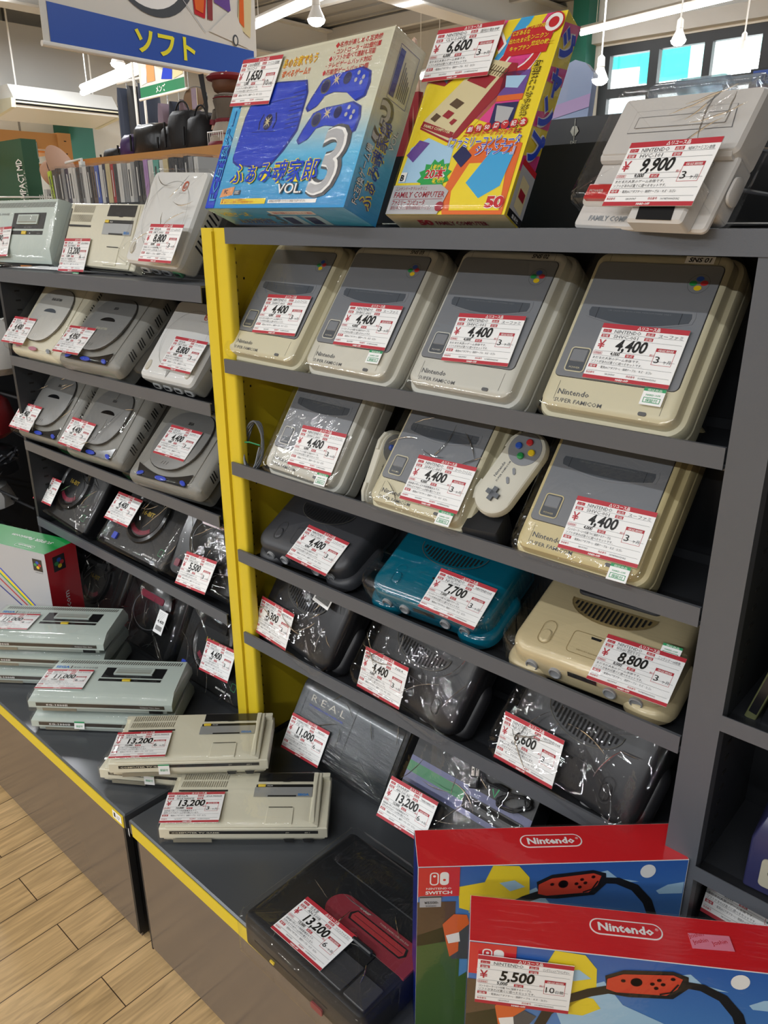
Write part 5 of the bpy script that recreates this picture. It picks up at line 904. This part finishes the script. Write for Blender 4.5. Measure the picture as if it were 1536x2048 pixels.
# red and green boxed console at the left ------------------------------------------
o = thing('game_box', 'green-topped white boxed console with a red side, upright behind the pale green consoles', 'game box', M=flatM(-2.315, .69, ZB, 16)); W_, H_, D_ = .385, .28, .105
m = MB(); m.box(0, W_, 0, D_, 0, H_, 'pr_white'); m.T = frameT((0, 0, H_), (1, 0, 0), (0, 1, 0)); m.rect(0, W_, 0, D_, .0004, 'pr_green')
m.T = frameT((0, 0, H_), (1, 0, 0), (0, 1, 0)) @ Matrix.Translation((.345, .04, 0)) @ Matrix.Rotation(R(180), 4, 'Z'); m.text('SUPER Famicom', 0, -.03, .0008, .02, 'pr_white', .16, .02); m.T = m.T @ Matrix.Translation((.02, .012, .0003)); 
m.outline(0, .07, 0, .02, .01, .0012, .0006, 'pr_white'); m.text('Nintendo', .035, .005, .0008, .012, 'pr_white', .054, .03, 'c')
m.T = frameT((0, 0, 0), (1, 0, 0), (0, 0, 1)); m.rect(.0, W_, 0, H_, .0003, 'pr_grey')
for k, (c, i) in enumerate((('pr_blue', 0), ('pr_yellow', .008), ('pr_green', .015), ('pr_red', .03), ('pr_blue2', .05))):
    a = [(.02, H_ - .055 - i), (.15 - i * .4, H_ - .060 - i), (.20 - i * .5, H_ - .078 - i), (.315 - i, H_ - .165 - i * .3), (.333 - i, H_ - .185 - i * .3), (.338 - i, H_ - .21), (.33 - i, .03)]; m.stroke(a, .004 if k != 1 else .008, .0006 + k * .0001, c)
m.rect(.335, .37, H_ - .055, H_ - .02, .0008, 'pr_black'); [m.flat(ell(.3525 + dx, H_ - .037 + dy, .006, .0045, 12), .0011, c) for dx, dy, c in ((0, .007, 'logo_blue'), (-.008, 0, 'logo_green'), (.008, 0, 'logo_red'), (.001, -.007, 'logo_yellow'))]; m.text('SUPER FAMICOM', .34, H_ - .061, .0008, .004, 'pr_black', .028)
m.T = frameT((W_, 0, 0), (0, 1, 0), (0, 0, 1)); m.rect(0, D_, 0, H_, .0003, 'pr_red'); m.rect(.022, .062, H_ - .062, H_ - .018, .0008, 'pr_black'); [m.flat(ell(.042 + dx, H_ - .04 + dy, .007, .006, 12), .0011, c) for dx, dy, c in ((0, .009, 'logo_blue'), (-.009, 0, 'logo_green'), (.009, 0, 'logo_red'), (.001, -.009, 'logo_yellow'))]
m.T = m.T @ Matrix.Translation((.06, .05, 0)) @ Matrix.Rotation(R(90), 4, 'Z'); m.text('Famicom', 0, 0, .0008, .026, 'pr_white', .1, .01); m.build('printed_carton', o)
# ================================================================ BACKGROUND GOODS
names = 'first second third fourth fifth sixth seventh eighth ninth tenth eleventh twelfth thirteenth fourteenth fifteenth sixteenth seventeenth eighteenth nineteenth twentieth'.split() + ['%dth' % i for i in range(21, 60)]
o = thing('rack_shelf', 'dark rack board carrying the row of disc cases behind the left bay', 'shelf', M=Matrix.Identity(4))
m = MB(); m.box(-3.45, -1.8, 1.58, 2.0, 1.49, 1.515, 'shelf_grey'); m.build('shelf_board', o); m = MB(); m.box(-3.45, -1.8, 1.98, 2.0, 0, 1.49, 'shelf_dark'); m.box(-3.45, -3.42, 1.58, 1.98, 0, 1.49, 'shelf_dark'); m.box(-1.83, -1.8, 1.58, 1.98, 0, 1.49, 'shelf_dark'); m.build('rack_frame', o)
for c, h in (('cd_lime', '#b4cf2a'), ('cd_dark', '#3b3d42'), ('cd_grey', '#8a8c8e'), ('cd_light', '#c9c9c6'), ('cd_navy', '#2c3450'), ('cd_red', '#a8242e'), ('cd_tan', '#c2b48c'), ('cd_blue', '#4a62b0'), ('cd_brown', '#5a4a44'), ('cd_purple', '#a884b8'), ('cd_teal', '#5aa094')): mat(c, h, .25, coat=.5)
seq = 'lime dark dark dark grey navy light light dark grey light dark brown blue light navy tan red dark light grey light grey dark dark purple light teal light tan dark dark dark dark grey light'.split()
x = -3.30; rnd = random.Random(5)
for i, c in enumerate(seq):
    t_ = .026 if i == 0 else rnd.choice((.022, .026, .028, .032, .034)); hh = .138 + (.006 if i else -.004) * rnd.random()
    M_ = Matrix.Translation((x, 1.62 + .004 * rnd.random(), 1.5155)) @ Matrix.Rotation(R(-3 if i else -9) * (1 if i < 14 else .4), 4, 'Y')
    m = MB(M_); m.slab(0, t_ - .003, 0, .14, .001, [(0, 0), (0, hh)], 'cd_' + c, n=1)
    m.T = M_ @ frameT((0, -.0005, 0), (1, 0, 0), (0, 0, 1)); m.rect(t_ * .3, t_ * .55, .03, hh - .02, .0003, 'cd_light' if c in ('dark', 'navy', 'red', 'brown', 'blue') and i % 2 else 'cd_dark' if i % 3 == 0 else 'cd_' + c)
    if i == 0: m.T = m.T @ Matrix.Translation((t_ * .8, .01, .0006)) @ Matrix.Rotation(R(90), 4, 'Z'); m.text('GAME CASE'[:0] + 'LIMITED', 0, 0, 0, .016, 'cd_brown', .11, 0)
    m.T = M_; m.box(-.0012, t_ - .0018, -.0015, .12, 0, hh + .004 + .008 * rnd.random(), 'creased_film')
    nm = {'lime': 'lime green', 'dark': 'dark grey', 'grey': 'grey', 'light': 'pale', 'navy': 'navy', 'red': 'bright red', 'tan': 'tan', 'blue': 'blue', 'brown': 'brown', 'purple': 'lilac', 'teal': 'teal'}[c]
    solo(m, 'disc_case', ('lime green disc case at the left end of the row behind the left bay' if i == 0 else '%s sleeved disc case, %s to the right of the lime green one' % (nm, names[i - 1])), 'disc case', 'sleeved disc cases in the row behind the left bay'); x += t_
# green box and white wire rack
mat('box_green', '#2d5a42', .45); mat('white_wire', '#e8e8e6', .35); mat('rail_orange', '#d79a58', .45, var=.05)
m = MB(); m.box(-4.12, -3.79, 1.75, 1.82, 1.30, 1.812, 'box_green'); m.T = frameT((-3.79, 1.749, 1.30), (1, 0, 0), (0, 0, 1)); m.T = m.T @ Matrix.Translation((-.02, .16, .001)) @ Matrix.Rotation(R(90), 4, 'Z'); m.text('FIT COMPACT MD', 0, 0, 0, .085, 'white_print', .27, .02); m.text('スーパーコンパクト', .0, -.022, 0, .02, 'white_print', .22)
solo(m, 'cardboard_box', 'dark green carton lettered COMPACT MD at the left edge', 'box')
m = MB(); m.box(-4.6, -3.5, 1.7, 2.1, 1.28, 1.30, 'shelf_grey'); m.box(-4.6, -3.5, 2.08, 2.1, 0, 1.28, 'shelf_dark'); m.box(-3.52, -3.5, 1.7, 2.08, 0, 1.28, 'shelf_dark'); solo(m, 'rack_shelf', 'dark rack under the green carton at the left edge', 'shelf')
m = MB(); m.tube([(-4.3, 1.69, 1.577), (-3.70, 1.69, 1.565), (-3.62, 1.9, 1.565)], .004, 'white_wire')
for i in range(7): m.tube([(-3.68 + i * .022, 1.75, 1.30), (-3.68 + i * .022, 1.75, 1.575)], .002, 'white_wire', 5)
solo(m, 'wire_rack', 'white wire rack beside the green carton at the left', 'rack')
for i in range(5):
    m = MB(); m.box(-3.74 + i * .045, -3.71 + i * .045, 1.8, 1.94, 1.30, 1.60 - (i % 2) * .02, 'cd_light' if i % 2 == 0 else 'cd_dark'); solo(m, 'disc_case', 'pale disc case in the white wire rack, %s from the green carton' % names[i], 'disc case', 'disc cases in the white wire rack')
# orange shelving frames
o = thing('orange_rack', 'orange metal rack with a paper sign at the far left', 'rack', M=Matrix.Identity(4)); m = MB(); m.box(-4.24, -4.2, 1.0, 2.2, 1.81, 1.885, 'rail_orange'); m.box(-4.24, -4.2, 1.0, 2.2, 1.70, 1.74, 'rail_orange'); m.box(-4.24, -4.2, 1.0, 2.2, 1.50, 1.54, 'rail_orange'); m.box(-4.9, -4.3, 1.0, 2.2, 1.80, 1.81, 'rail_orange'); m.build('rail', o)
m = MB(); m.box(-4.25, -4.19, 2.13, 2.2, 0, 1.89, 'rail_orange'); m.box(-4.9, -4.85, 2.13, 2.2, 0, 1.89, 'rail_orange'); slots(m, -4.19, 2.16, [1.55 + i * .06 for i in range(6)], 1); m.build('post', o)
m = MB(frameT((-4.19, 1.93, 1.745), (0, 1, 0), (0, 0, 1))); m.rect(0, .085, 0, .095, .002, 'green_column'); m.rect(.003, .082, .018, .092, .003, 'paper_white'); m.text('リング売り', .042, .05, .004, .014, 'ink_grey', .06, 0, 'c'); m.build('paper_sign', o)
o = thing('orange_rack', 'orange metal rack carrying the black bags, behind the disc cases', 'rack', M=Matrix.Identity(4)); m = MB(); m.box(-4.35, -2.6, 2.28, 2.31, 1.735, 1.777, 'rail_orange'); m.box(-4.35, -2.6, 2.31, 2.9, 1.76, 1.772, 'rail_orange'); m.box(-4.35, -2.6, 2.28, 2.31, 1.4, 1.44, 'rail_orange'); m.build('rail', o)
m = MB(); [m.box(x_, x_ + .05, 2.31, 2.36, 0, 1.76, 'rail_orange') for x_ in (-4.3, -3.25, -2.7)]; m.build('post', o)
# bags
mat('bag_black', '#17171a', .6, bump=1, bscale=25); mat('bag_shiny', '#1c1d20', .3, bump=1, bscale=18); mat('bag_purple', '#3d2260', .4, bump=.4, bscale=30); mat('violet', '#8a5ac0', .4); mat('periwinkle', '#7d88c4', .35)
def bag(label, x0, x1, z1, mt, seed, y0=2.36, handle=True):
    rnd = random.Random(seed); m = MB(); rings = []; cx = (x0 + x1) / 2; w_ = (x1 - x0) / 2; H = z1 - 1.773
    for k, (s_, t) in enumerate(((.92, 0), (1, .08), (1.0, .35), (.98, .6), (.93, .85), (.8, .97), (.4, 1.0))):
        rings.append([(cx + w_ * s_ * c_ * (1 + rnd.uniform(-.04, .04)), y0 + .13 + .13 * s_ * d_, 1.773 + H * t * (1 + rnd.uniform(-.05, .03))) for c_, d_ in ((math.copysign(abs(math.cos(R(a))) ** .6, math.cos(R(a))), math.copysign(abs(math.sin(R(a))) ** .6, math.sin(R(a)))) for a in range(0, 360, 15))])
    o = thing('bag', label, 'bag', M=Matrix.Identity(4), group='bags on the orange rack'); m.loft(rings, mt); m.build('body', o, 60)
    if handle: m = MB(); m.tube([(cx + w_ * .6 * math.cos(R(a)), y0 + .06, z1 - .03 + .07 * math.sin(R(a))) for a in range(0, 181, 15)], .0045, 'bag_black'); m.build('handle', o)
    m = MB(); m.tube([(x0 + w_ * .3, y0 - .002, 1.80), (x0 + w_ * .32, y0 + .0, z1 - .05)], .006, 'bag_black', 6); m.build('strap', o)
bag('shiny black bag between the purple bag and the larger black bags', -3.93, -3.62, 1.925, 'bag_shiny', 1, handle=False)
bag('small soft black bag in front of the middle of the orange rack', -3.67, -3.46, 1.90, 'bag_black', 2, handle=False)
bag('large black holdall with looped handles left of the doll', -3.60, -3.40, 1.96, 'bag_black', 3)
bag('black bag with side pockets directly beside the doll', -3.44, -3.27, 1.93, 'bag_black', 4)
bag('dark purple bag at the left of the shiny black bag', -4.04, -3.86, 1.885, 'bag_purple', 5, handle=False)
bag('low black strap bag beside the violet case', -4.22, -4.03, 1.83, 'bag_black', 6, handle=False)
m = MB(Matrix.Translation((-4.26, 2.5, 1.773))); m.slab(0, .16, 0, .12, .01, [(0, 0), (0, .07), (.005, .075)], 'violet'); solo(m, 'case', 'violet case at the left end of the second orange rack', 'case')
m = MB(Matrix.Translation((-4.10, 2.52, 1.773)) @ Matrix.Rotation(R(12), 4, 'Y')); m.slab(0, .12, 0, .1, .01, [(0, 0), (0, .13), (.005, .135)], 'periwinkle'); m.slab(-.002, .122, -.002, .1, .01, [(0, .11), (0, .122)], 'bag_black'); solo(m, 'case', 'pale blue case with a black band standing by the purple bag', 'case')
m = MB()
for i in range(8): m.tube([(-3.215 + i * .016, 2.35, 1.773), (-3.215 + i * .016, 2.35, 1.842)], .002, 'white_wire', 5)
for z in (1.775, 1.84): m.tube([(-3.215, 2.35, z), (-3.10, 2.35, z)], .0025, 'white_wire', 5)
m.tube([(-3.215, 2.35, 1.84), (-3.215, 2.5, 1.84)], .0025, 'white_wire', 5); solo(m, 'wire_basket', 'small white wire basket in front of the doll', 'basket')
# sun hat
mat('hat_tan', '#b98f74', .7, bump=.3, bscale=60); mat('hat_band', '#4a2c28', .7)
M_ = Matrix.Translation((-3.58, 1.80, 1.675)) @ Matrix.Rotation(R(-115), 4, 'Y') @ Matrix.Rotation(R(25), 4, 'X')
o = thing('sun_hat', 'tan cloth hat with a dark band hanging beside the lime green disc case', 'hat', M=M_)
m = MB(); m.lathe([(.095, -.03), (.097, -.028), (.058, .0), (.055, .0)], 'hat_tan', n=28); m.lathe([(.056, .0), (.054, .04), (.048, .058), (.03, .066), (.001, .067)], 'hat_tan', n=28); m.build('crown', o, 60); m = MB(); m.lathe([(.0565, .0), (.0568, .006), (.055, .008)], 'hat_band', n=28); m.build('band', o)
m = MB(); m.tube([(-3.50, 1.80, 1.70), (-3.36, 1.80, 1.71), (-3.36, 1.8, 1.52)], .006, 'white_wire'); m.slab(-3.372, -3.348, 1.79, 1.81, .004, [(0, 1.515), (0, 1.70)], 'white_wire'); solo(m, 'hanger_arm', 'white arm with a clip holding the tan hat', 'hook')
# doll
mat('doll_red', '#7a1626', .6); mat('doll_tweed', '#6e6458', .8, bump=.6, bscale=300); mat('doll_plaid', '#a89c8c', .8, bump=.5, bscale=200); mat('doll_hair', '#6b4630', .6, bump=.6, bscale=90); mat('doll_skin', '#d9b39a', .5); mat('doll_white', '#e6ddd2', .7); mat('ribbon', '#15171a', .5)
o = thing('doll', 'doll seen from behind in a red beret, brown jacket and plaid skirt', 'doll', M=Matrix.Translation((-3.16, 2.44, 1.765)) @ Matrix.Diagonal((1.3, 1.3, 1.02, 1)))
m = MB(); m.lathe([(.001, 0), (.018, 0), (.02, .06), (.045, .1), (.04, .16), (.052, .215), (.02, .225), (.018, .24), (.034, .25), (.036, .275), (.02, .292), (.001, .295)], 'doll_skin', n=20); m.build('body', o, 60)
m = MB(); m.lathe([(.082, .012), (.084, .018), (.080, .03), (.078, .035)], 'doll_red', n=28); m.lathe([(.079, .03), (.066, .075), (.05, .118), (.046, .122)], 'doll_plaid', n=28); m.lathe([(.0705, .062), (.0703, .066)], 'doll_red', n=28); m.build('skirt', o, 60)
m = MB(); m.lathe([(.050, .112), (.052, .116), (.052, .128), (.048, .13)], 'doll_red', n=24); m.lathe([(.047, .128), (.048, .16), (.056, .2), (.05, .222), (.022, .232)], 'doll_tweed', n=24)
for s_ in (-1, 1): m.tube([(s_ * .052, 0, .21), (s_ * .068, 0, .17), (s_ * .074, -.01, .13)], [.02, .018, .016], 'doll_tweed', 10); m.tube([(s_ * .074, -.01, .132), (s_ * .076, -.012, .112)], .0175, 'doll_red', 10); m.tube([(s_ * .076, -.012, .114), (s_ * .078, -.02, .092)], [.009, .006], 'doll_skin', 8)
jk = m.build('jacket', o, 60)
m = MB(); m.lathe([(.054, .208), (.056, .211), (.03, .232), (.024, .235)], 'doll_red', n=24); m.lathe([(.044, .219), (.046, .221), (.028, .236), (.02, .238)], 'doll_white', n=24); m.build('collar', jk)
m = MB(); m.lathe([(.034, .228), (.048, .238), (.055, .26), (.053, .285), (.02, .3)], 'doll_hair', n=22); m.build('hair', o, 60)
m = MB(); m.lathe([(.046, .276), (.07, .283), (.074, .292), (.058, .306), (.02, .314), (.001, .315)], 'doll_red', (.0, 0), 28)
rnd = random.Random(3)
for i in range(34): a = rnd.uniform(0, 6.28); r_ = rnd.uniform(.03, .072); m.T = Matrix.Translation((r_ * math.cos(a), r_ * math.sin(a), .312 - .28 * max(0, r_ - .03) * 1.6)); m.lathe([(.001, -.003), (.004, 0), (.001, .004)], 'doll_white', n=7)
m.T = Matrix.Identity(4); be = m.build('beret', o, 60); m = MB(); m.flat([(-.035, 0), (-.012, 0), (.002, 0), (-.02, 0)], 0, 'ribbon'); m = MB(frameT((0, -.085, 0), (1, 0, 0), (0, 0, 1))); m.flat([(-.05, .30), (-.022, .30), (-.008, .17), (-.018, .12), (-.028, .18)], 0, 'ribbon'); m.flat([(-.05, .30), (-.022, .30), (-.008, .17), (-.018, .12), (-.028, .18)], -.0015, 'ribbon'); m.build('ribbon', be)
# banner with yellow lettering
mat('banner_blue', '#2f57b4', .35, coat=.3); mat('banner_white', '#dcdad4', .4, coat=.3); mat('banner_yellow', '#f4ea2a', .4); mat('banner_text', '#8a3036', .4)
o = thing('hanging_banner', 'hanging banner with a blue band and yellow lettering above the left bay', 'banner', M=frameT((-3.6, 1.865, 2.18), (0, 1, -.02), (0, 0, 1)))
m = MB(); m.box(-.04, 1.12, .0, .9, -.004, 0, 'banner_white'); m.flat([(-.01, 0), (1.1, .0), (1.1, .125), (-.01, .148)], .002, 'banner_blue'); 
m.text('ソフト', .40, .03, .005, .115, 'banner_yellow', .33, .03)
m.ring(ell(.52, .42, .24, .24, 40), ell(.50, .43, .215, .22, 40), .003, 'pr_dgrey'); m.flat(ell(.50, .43, .215, .22, 40), .0025, 'paper_white'); m.flat([(.74, .23), (.80, .22), (.84, .5), (.72, .5)], .004, 'pr_red'); m.flat([(.745, .25), (.79, .24), (.82, .42), (.73, .42)], .006, 'pr_orange')
m.stroke([(.83, .22), (.845, .5)], .03, .005, 'banner_text'); m.flat([(.86, .30), (.96, .27), (.95, .40), (.87, .42)], .004, 'pr_purple'); m.text('PLAYER', .87, .34, .006, .035, 'pr_white', .07); m.flat([(.82, .17), (.98, .30), (1.07, .13)], .005, 'banner_white'); m.flat(ell(.98, .155, .018, .026), .007, 'pr_dgrey'); m.flat(ell(.98, .155, .010, .018), .008, 'banner_white'); m.stroke([(.62, .33), (.8, .16)], .004, .005, 'pr_grey')
m.flat([(1.0, .22), (1.08, .18), (1.1, .42), (1.02, .42)], .004, 'pr_cream'); m.flat([(1.01, .24), (1.04, .22), (1.045, .40), (1.02, .40)], .006, 'pr_orange'); m.build('printed_sheet', o)
m = MB(); m.tube([(-.05, -.012, 0), (1.13, -.012, 0)], .012, 'lamp_white', 10); m.build('bottom_rod', o)
# apparel banner seen from behind, mirrored lettering
mat('banner_green', '#2a7a52', .45)
o = thing('hanging_banner', 'small clothing banner with a green band, lettering seen mirrored from behind', 'banner', M=frameT((-6.35, 4.0, 2.43), (1, 0, .04), (0, 0, 1)))
m = MB(); m.box(0, .65, 0, .55, -.004, 0, 'banner_white'); m.rect(0, .65, 0, .075, .002, 'banner_green'); m.text('メンズ', .31, .015, .004, .055, 'white_print', .14, .02, 'c', mirror=False)
for q, c in ((((.02, .3), (.1, .3), (.12, .5), (.02, .5)), 'pr_red'), (((.12, .1), (.24, .1), (.24, .5), (.14, .5)), 'pr_skin'), (((.26, .2), (.36, .16), (.38, .42), (.27, .42)), 'pr_kraft'), (((.36, .3), (.5, .3), (.5, .5), (.38, .5)), 'pr_brown'), (((.5, .08), (.64, .1), (.64, .5), (.5, .5)), 'pr_cream'), (((.33, .1), (.48, .08), (.52, .22), (.42, .26)), 'btn_blue'), (((.03, .09), (.11, .1), (.13, .2), (.05, .22)), 'pr_white')): m.flat(list(q), .003, c)
m.T = Matrix.Identity(4); m.build('printed_sheet', o); m = MB(); m.tube([(-.02, -.01, 0), (.68, -.01, 0)], .011, 'lamp_white'); [m.tube([(x_, .55, 0), (x_, 2.0, 0)], .006, 'lamp_white', 6) for x_ in (.1, .55)]; m.build('bottom_rod', o)
# air conditioner
mat('ac_ivory', '#cfccb4', .45); mat('ac_white', '#d9d9d6', .4)
o = thing('air_conditioner', 'long ivory ceiling air conditioner on the far left wall', 'air conditioner', M=frameT((-11.4, 5.2, 2.92), (0, 1, 0), (-1, 0, 0)))
m = MB(); m.T = frameT((0, 0, 0), (0, 0, 1), (0, 1, 0)); W2 = 1.62
m = MB(); m.loft([[(x_, 0, .0), (x_, .7, -.10), (x_, .7, .28), (x_, .12, .28), (x_, -.02, .10)] for x_ in (0.05, W2 - .05)], 'ac_white'); m.build('housing', o)
for x_ in (0, W2 - .06): m = MB(); m.loft([[(a, -.02, -.01), (a, .7, -.11), (a, .7, .12), (a, -.04, .1)] for a in (x_, x_ + .06)], 'ac_ivory'); m.build('end_cap', o)
m = MB(); m.loft([[(x_, -.03, .03), (x_, .0, .03), (x_, .0, .09), (x_, -.03, .09)] for x_ in (.06, W2 - .06)], 'hole'); m.loft([[(x_, -.045, .05), (x_, -.02, .05), (x_, -.02, .07), (x_, -.045, .07)] for x_ in (.06, W2 - .06)], 'ac_ivory'); m.build('louvre', o)
for x_ in (.25, W2 - .25):
    m = MB(); m.tube([(x_, .3, .28), (x_, .3, 1.7)], .012, 'lamp_white', 6); m.build('hanger', o)
# clothes hanging
mat('suit_navy', '#232a3a', .8, bump=.4, bscale=20); mat('cloth_floral', '#6a5a66', .8, bump=.4, bscale=30, var=.3)
for i, (x_, c, lb) in enumerate(((-7.05, 'suit_navy', 'dark navy suit hanging at the left under the banner'), (-6.88, 'bag_black', 'black suit hanging second from the left under the banner'), (-6.7, 'suit_navy', 'dark navy suit hanging nearest the white rods'), (-6.42, 'cloth_floral', 'patterned garment hanging right of the white rods'), (-6.25, 'suit_navy', 'dark garment hanging behind the mirrored banner'), (-6.1, 'cloth_floral', 'patterned garment hanging below the mirrored banner'))):
    m = MB(); zt = 2.60 if i < 3 else 2.42; m.loft([[(x_ + w_ * math.cos(R(a)), 4.3 + .1 * math.sin(R(a)), z) for a in range(0, 360, 30)] for w_, z in ((.09, 1.5), (.085, 2.0), (.08, zt - .1), (.055, zt - .03), (.015, zt))], c); m.tube([(x_, 4.3, zt), (x_, 4.3, 2.66)], .004, 'chrome', 6); solo(m, 'hanging_garment', lb, 'garment', 'clothes hanging under the banners')
m = MB(); m.tube([(-7.2, 4.3, 2.66), (-5.7, 4.3, 2.66)], .012, 'lamp_white'); [m.tube([(x_, 4.3, 2.66), (x_, 4.3, 4.4)], .008, 'lamp_white', 6) for x_ in (-6.6, -6.48, -5.8)]; [m.tube([(x_, 4.05, 1.9), (x_, 4.05, 4.4)], .012, 'lamp_white', 6) for x_ in (-6.52, -6.38)]; solo(m, 'garment_rail', 'white rail and rods the clothes hang from', 'rail')
o = thing('round_display', 'round framed panel with a patterned strip hanging left of the doll', 'display', M=frameT((-5.61, 4.0, 2.36), (1, 0, 0), (0, 0, 1))); m = MB(); m.prism(ell(0, 0, .145, .085 * 1.0 + .0, 32), -.02, 0, 'ribbon'); m.T = Matrix.Scale(1, 4); m.flat(ell(0, 0, .138, .080, 32), .002, 'pr_brown'); m.rect(-.03, .04, -.072, .072, .004, 'cloth_floral'); m.rect(.04, .045, -.07, .07, .005, 'pr_cream'); m.build('panel', o)
# things behind the top right shelf
mat('carton_black', '#1b1a1e', .3, coat=.4); mat('carton_brown', '#5c4630', .4); mat('holo_film', '#b9c6e6', .1, .3, alpha=.75); mat('cloth_red', '#a8252e', .6)
m = MB(); m.box(-.93, -.55, 1.48, 1.62, 1.50, 1.642, 'carton_black'); m.box(-.985, -.932, 1.48, 1.62, 1.50, 1.646, 'carton_brown'); m.T = frameT((-.845, 1.479, 1.60), (1, 0, 0), (0, 0, 1)); m.flat([(-.009, .018), (-.005, .026), (0, .028), (.005, .026), (.009, .018), (.003, .010), (-.003, .010)], .001, 'chrome'); m.text('EXIT', 0, -.004, .001, .008, 'chrome', .014, 0, 'c'); m.stroke([(0, .04), (0, -.03)], .0012, .001, 'chrome')
solo(m, 'black_carton', 'glossy black carton with a small silver emblem behind the top shelf', 'box')
m = MB(); m.box(-1.3, .2, 1.40, 1.75, 1.46, 1.5, 'shelf_dark'); m.box(-1.3, .2, 1.73, 1.75, 0, 1.46, 'shelf_dark'); solo(m, 'rack_shelf', 'dark rack board behind the top right shelf', 'shelf')
m = MB(frameT((-.985, 1.62, 1.50), (1, 0, 0), (0, .1, 1)) @ Matrix.Diagonal((.85, .85, 1, 1))); m.loft([[(0, 0, z), (.095, 0, z), (.10, .285, z), (.075, .31, z), (.045, .32, z), (-.01, .30, z)] for z in (-.01, .01)], 'holo_film'); m.flat([(.0, .19), (.10, .21), (.10, .24), (.0, .22)], .012, 'cd_purple'); solo(m, 'shiny_bag', 'iridescent clear bag standing right of the colourful game box', 'bag')
m = MB(); m.slab(-1.62, -1.45, 1.62, 1.74, .02, [(0, 1.50), (0, 1.72), (.03, 1.80)], 'cloth_red'); solo(m, 'red_cloth_bag', 'red cloth bag seen between the two game boxes', 'bag')
m = MB(); m.box(-1.75, -1.3, 1.6, 1.76, 1.46, 1.5, 'shelf_dark'); m.box(-1.75, -1.3, 1.74, 1.76, 0, 1.46, 'shelf_dark'); solo(m, 'rack_shelf', 'dark rack board under the red cloth bag', 'shelf')
m = MB(Matrix.Translation((-.928, 1.100, 1.558)) @ Matrix.Diagonal((.8, .5, .95, 1))); m.loft([[((.010 + .002 * math.sin(k)) * s_ * math.cos(R(a)) + dx, .010 * s_ * math.sin(R(a)), z) for a in range(0, 360, 30)] for k, (s_, dx, z) in enumerate(((1.3, 0, 0), (1.2, 0, .08), (.9, -.002, .14), (.7, -.004, .158), (.9, -.006, .168), (.7, -.006, .18), (.1, -.006, .184)))], 'doll_skin'); m.box(-.012, .014, -.012, .012, .02, .10, 'cloth_red')
solo(m, 'toy_figure', 'small pink and red toy figure peeking over the cream and blue box', 'toy')
o = thing('brand_sign', 'small blue sign in a black frame at the top right edge', 'sign', M=frameT((-.678, 1.9, 1.722), (1, 0, 0), (0, 0, 1))); m = MB(); m.box(0, .14, 0, .034, -.012, 0, 'black_plastic'); m.rect(.006, .134, .004, .030, .001, 'banner_blue'); m.text('AURORA', .010, .009, .002, .014, 'white_print', .1, 0, shear=.2); m.build('panel', o); m = MB(); m.box(.06, .08, -.25, 0, -.012, -.004, 'black_plastic'); m.rect(0, .14, -.003, 0, .001, 'cloth_red'); m.build('foot', o)
m = MB(); m.slab(-.66, -.3, 1.86, 2.0, .01, [(0, 1.2), (0, 1.472)], 'suit_navy'); solo(m, 'dark_cabinet', 'dark blue cabinet standing under the small blue sign', 'cabinet')
# clutter beyond the left end
mat('clutter_white', '#d8d8d6', .5); mat('clutter_red', '#a3282e', .35); mat('clutter_dark', '#26282c', .35)
o = thing('accessory_rack', 'rack of bagged accessories beyond the left bay end', 'rack', M=Matrix.Identity(4)); m = MB(); m.box(-3.45, -3.42, .7, 1.5, 0, 1.30, 'shelf_dark'); m.build('back_board', o)
[MB().tube([(-3.42, y_, z_), (-2.75, y_ + .02, z_ + .0)], .005, 'rubber', 6).build('hook', o) for y_, z_ in ((1.05, .52), (1.1, .47), (1.15, .86), (1.2, 1.0))]
for i, (x_, y_, z_, w_, h_, c, fl_, lb) in enumerate(((-3.0, 1.10, .70, .16, .17, 'clutter_red', 1, 'red and navy item in a clear bag at the left edge'), (-3.0, 1.06, .56, .2, .12, 'clutter_dark', 1, 'dark cables in a crinkled bag below the red item'), (-3.02, 1.02, .43, .22, .12, 'clutter_white', 0, 'white folded paper packs on the hooks at the left edge'),
        (-2.9, .98, .22, .24, .18, 'clutter_dark', 1, 'heap of bagged black cables at the left edge behind the green-topped box'), (-3.05, 1.2, .92, .15, .2, 'clutter_white', 1, 'pale crumpled clear bag beside the end panel'), (-2.9, 1.3, .0, .3, .25, 'clutter_dark', 1, 'lowest black bag of cables on the floor by the end panel'))):
    m = MB(); rnd = random.Random(i); rings = []
    for s_, t in ((.6, 0), (1, .15), (1, .5), (.9, .8), (.5, 1)): rings.append([(x_ + w_ * .6 * s_ * math.cos(R(a)) * rnd.uniform(.85, 1.1), y_ + w_ * .6 * s_ * math.sin(R(a)) * rnd.uniform(.85, 1.1), z_ + h_ * t * rnd.uniform(.95, 1.05)) for a in range(0, 360, 24)])
    m.loft(rings, c)
    if c == 'clutter_dark': [m.tube([(x_ + w_ * .62 * math.cos(k + j * .7), y_ + w_ * .62 * math.sin(k + j * .7), z_ + h_ * (.2 + .6 * abs(math.sin(k * 2 + j)))) for j in range(9)], .004, 'shelf_grey', 5) for k in range(4)]
    if fl_: m.loft([[(x_ + (a - x_) * 1.08, y_ + (b_ - y_) * 1.08, c_ + .004) for a, b_, c_ in r_] for r_ in rings], 'bag_film')
    solo(m, 'bagged_accessory', lb, 'accessory', 'bagged accessories beyond the left bay end')
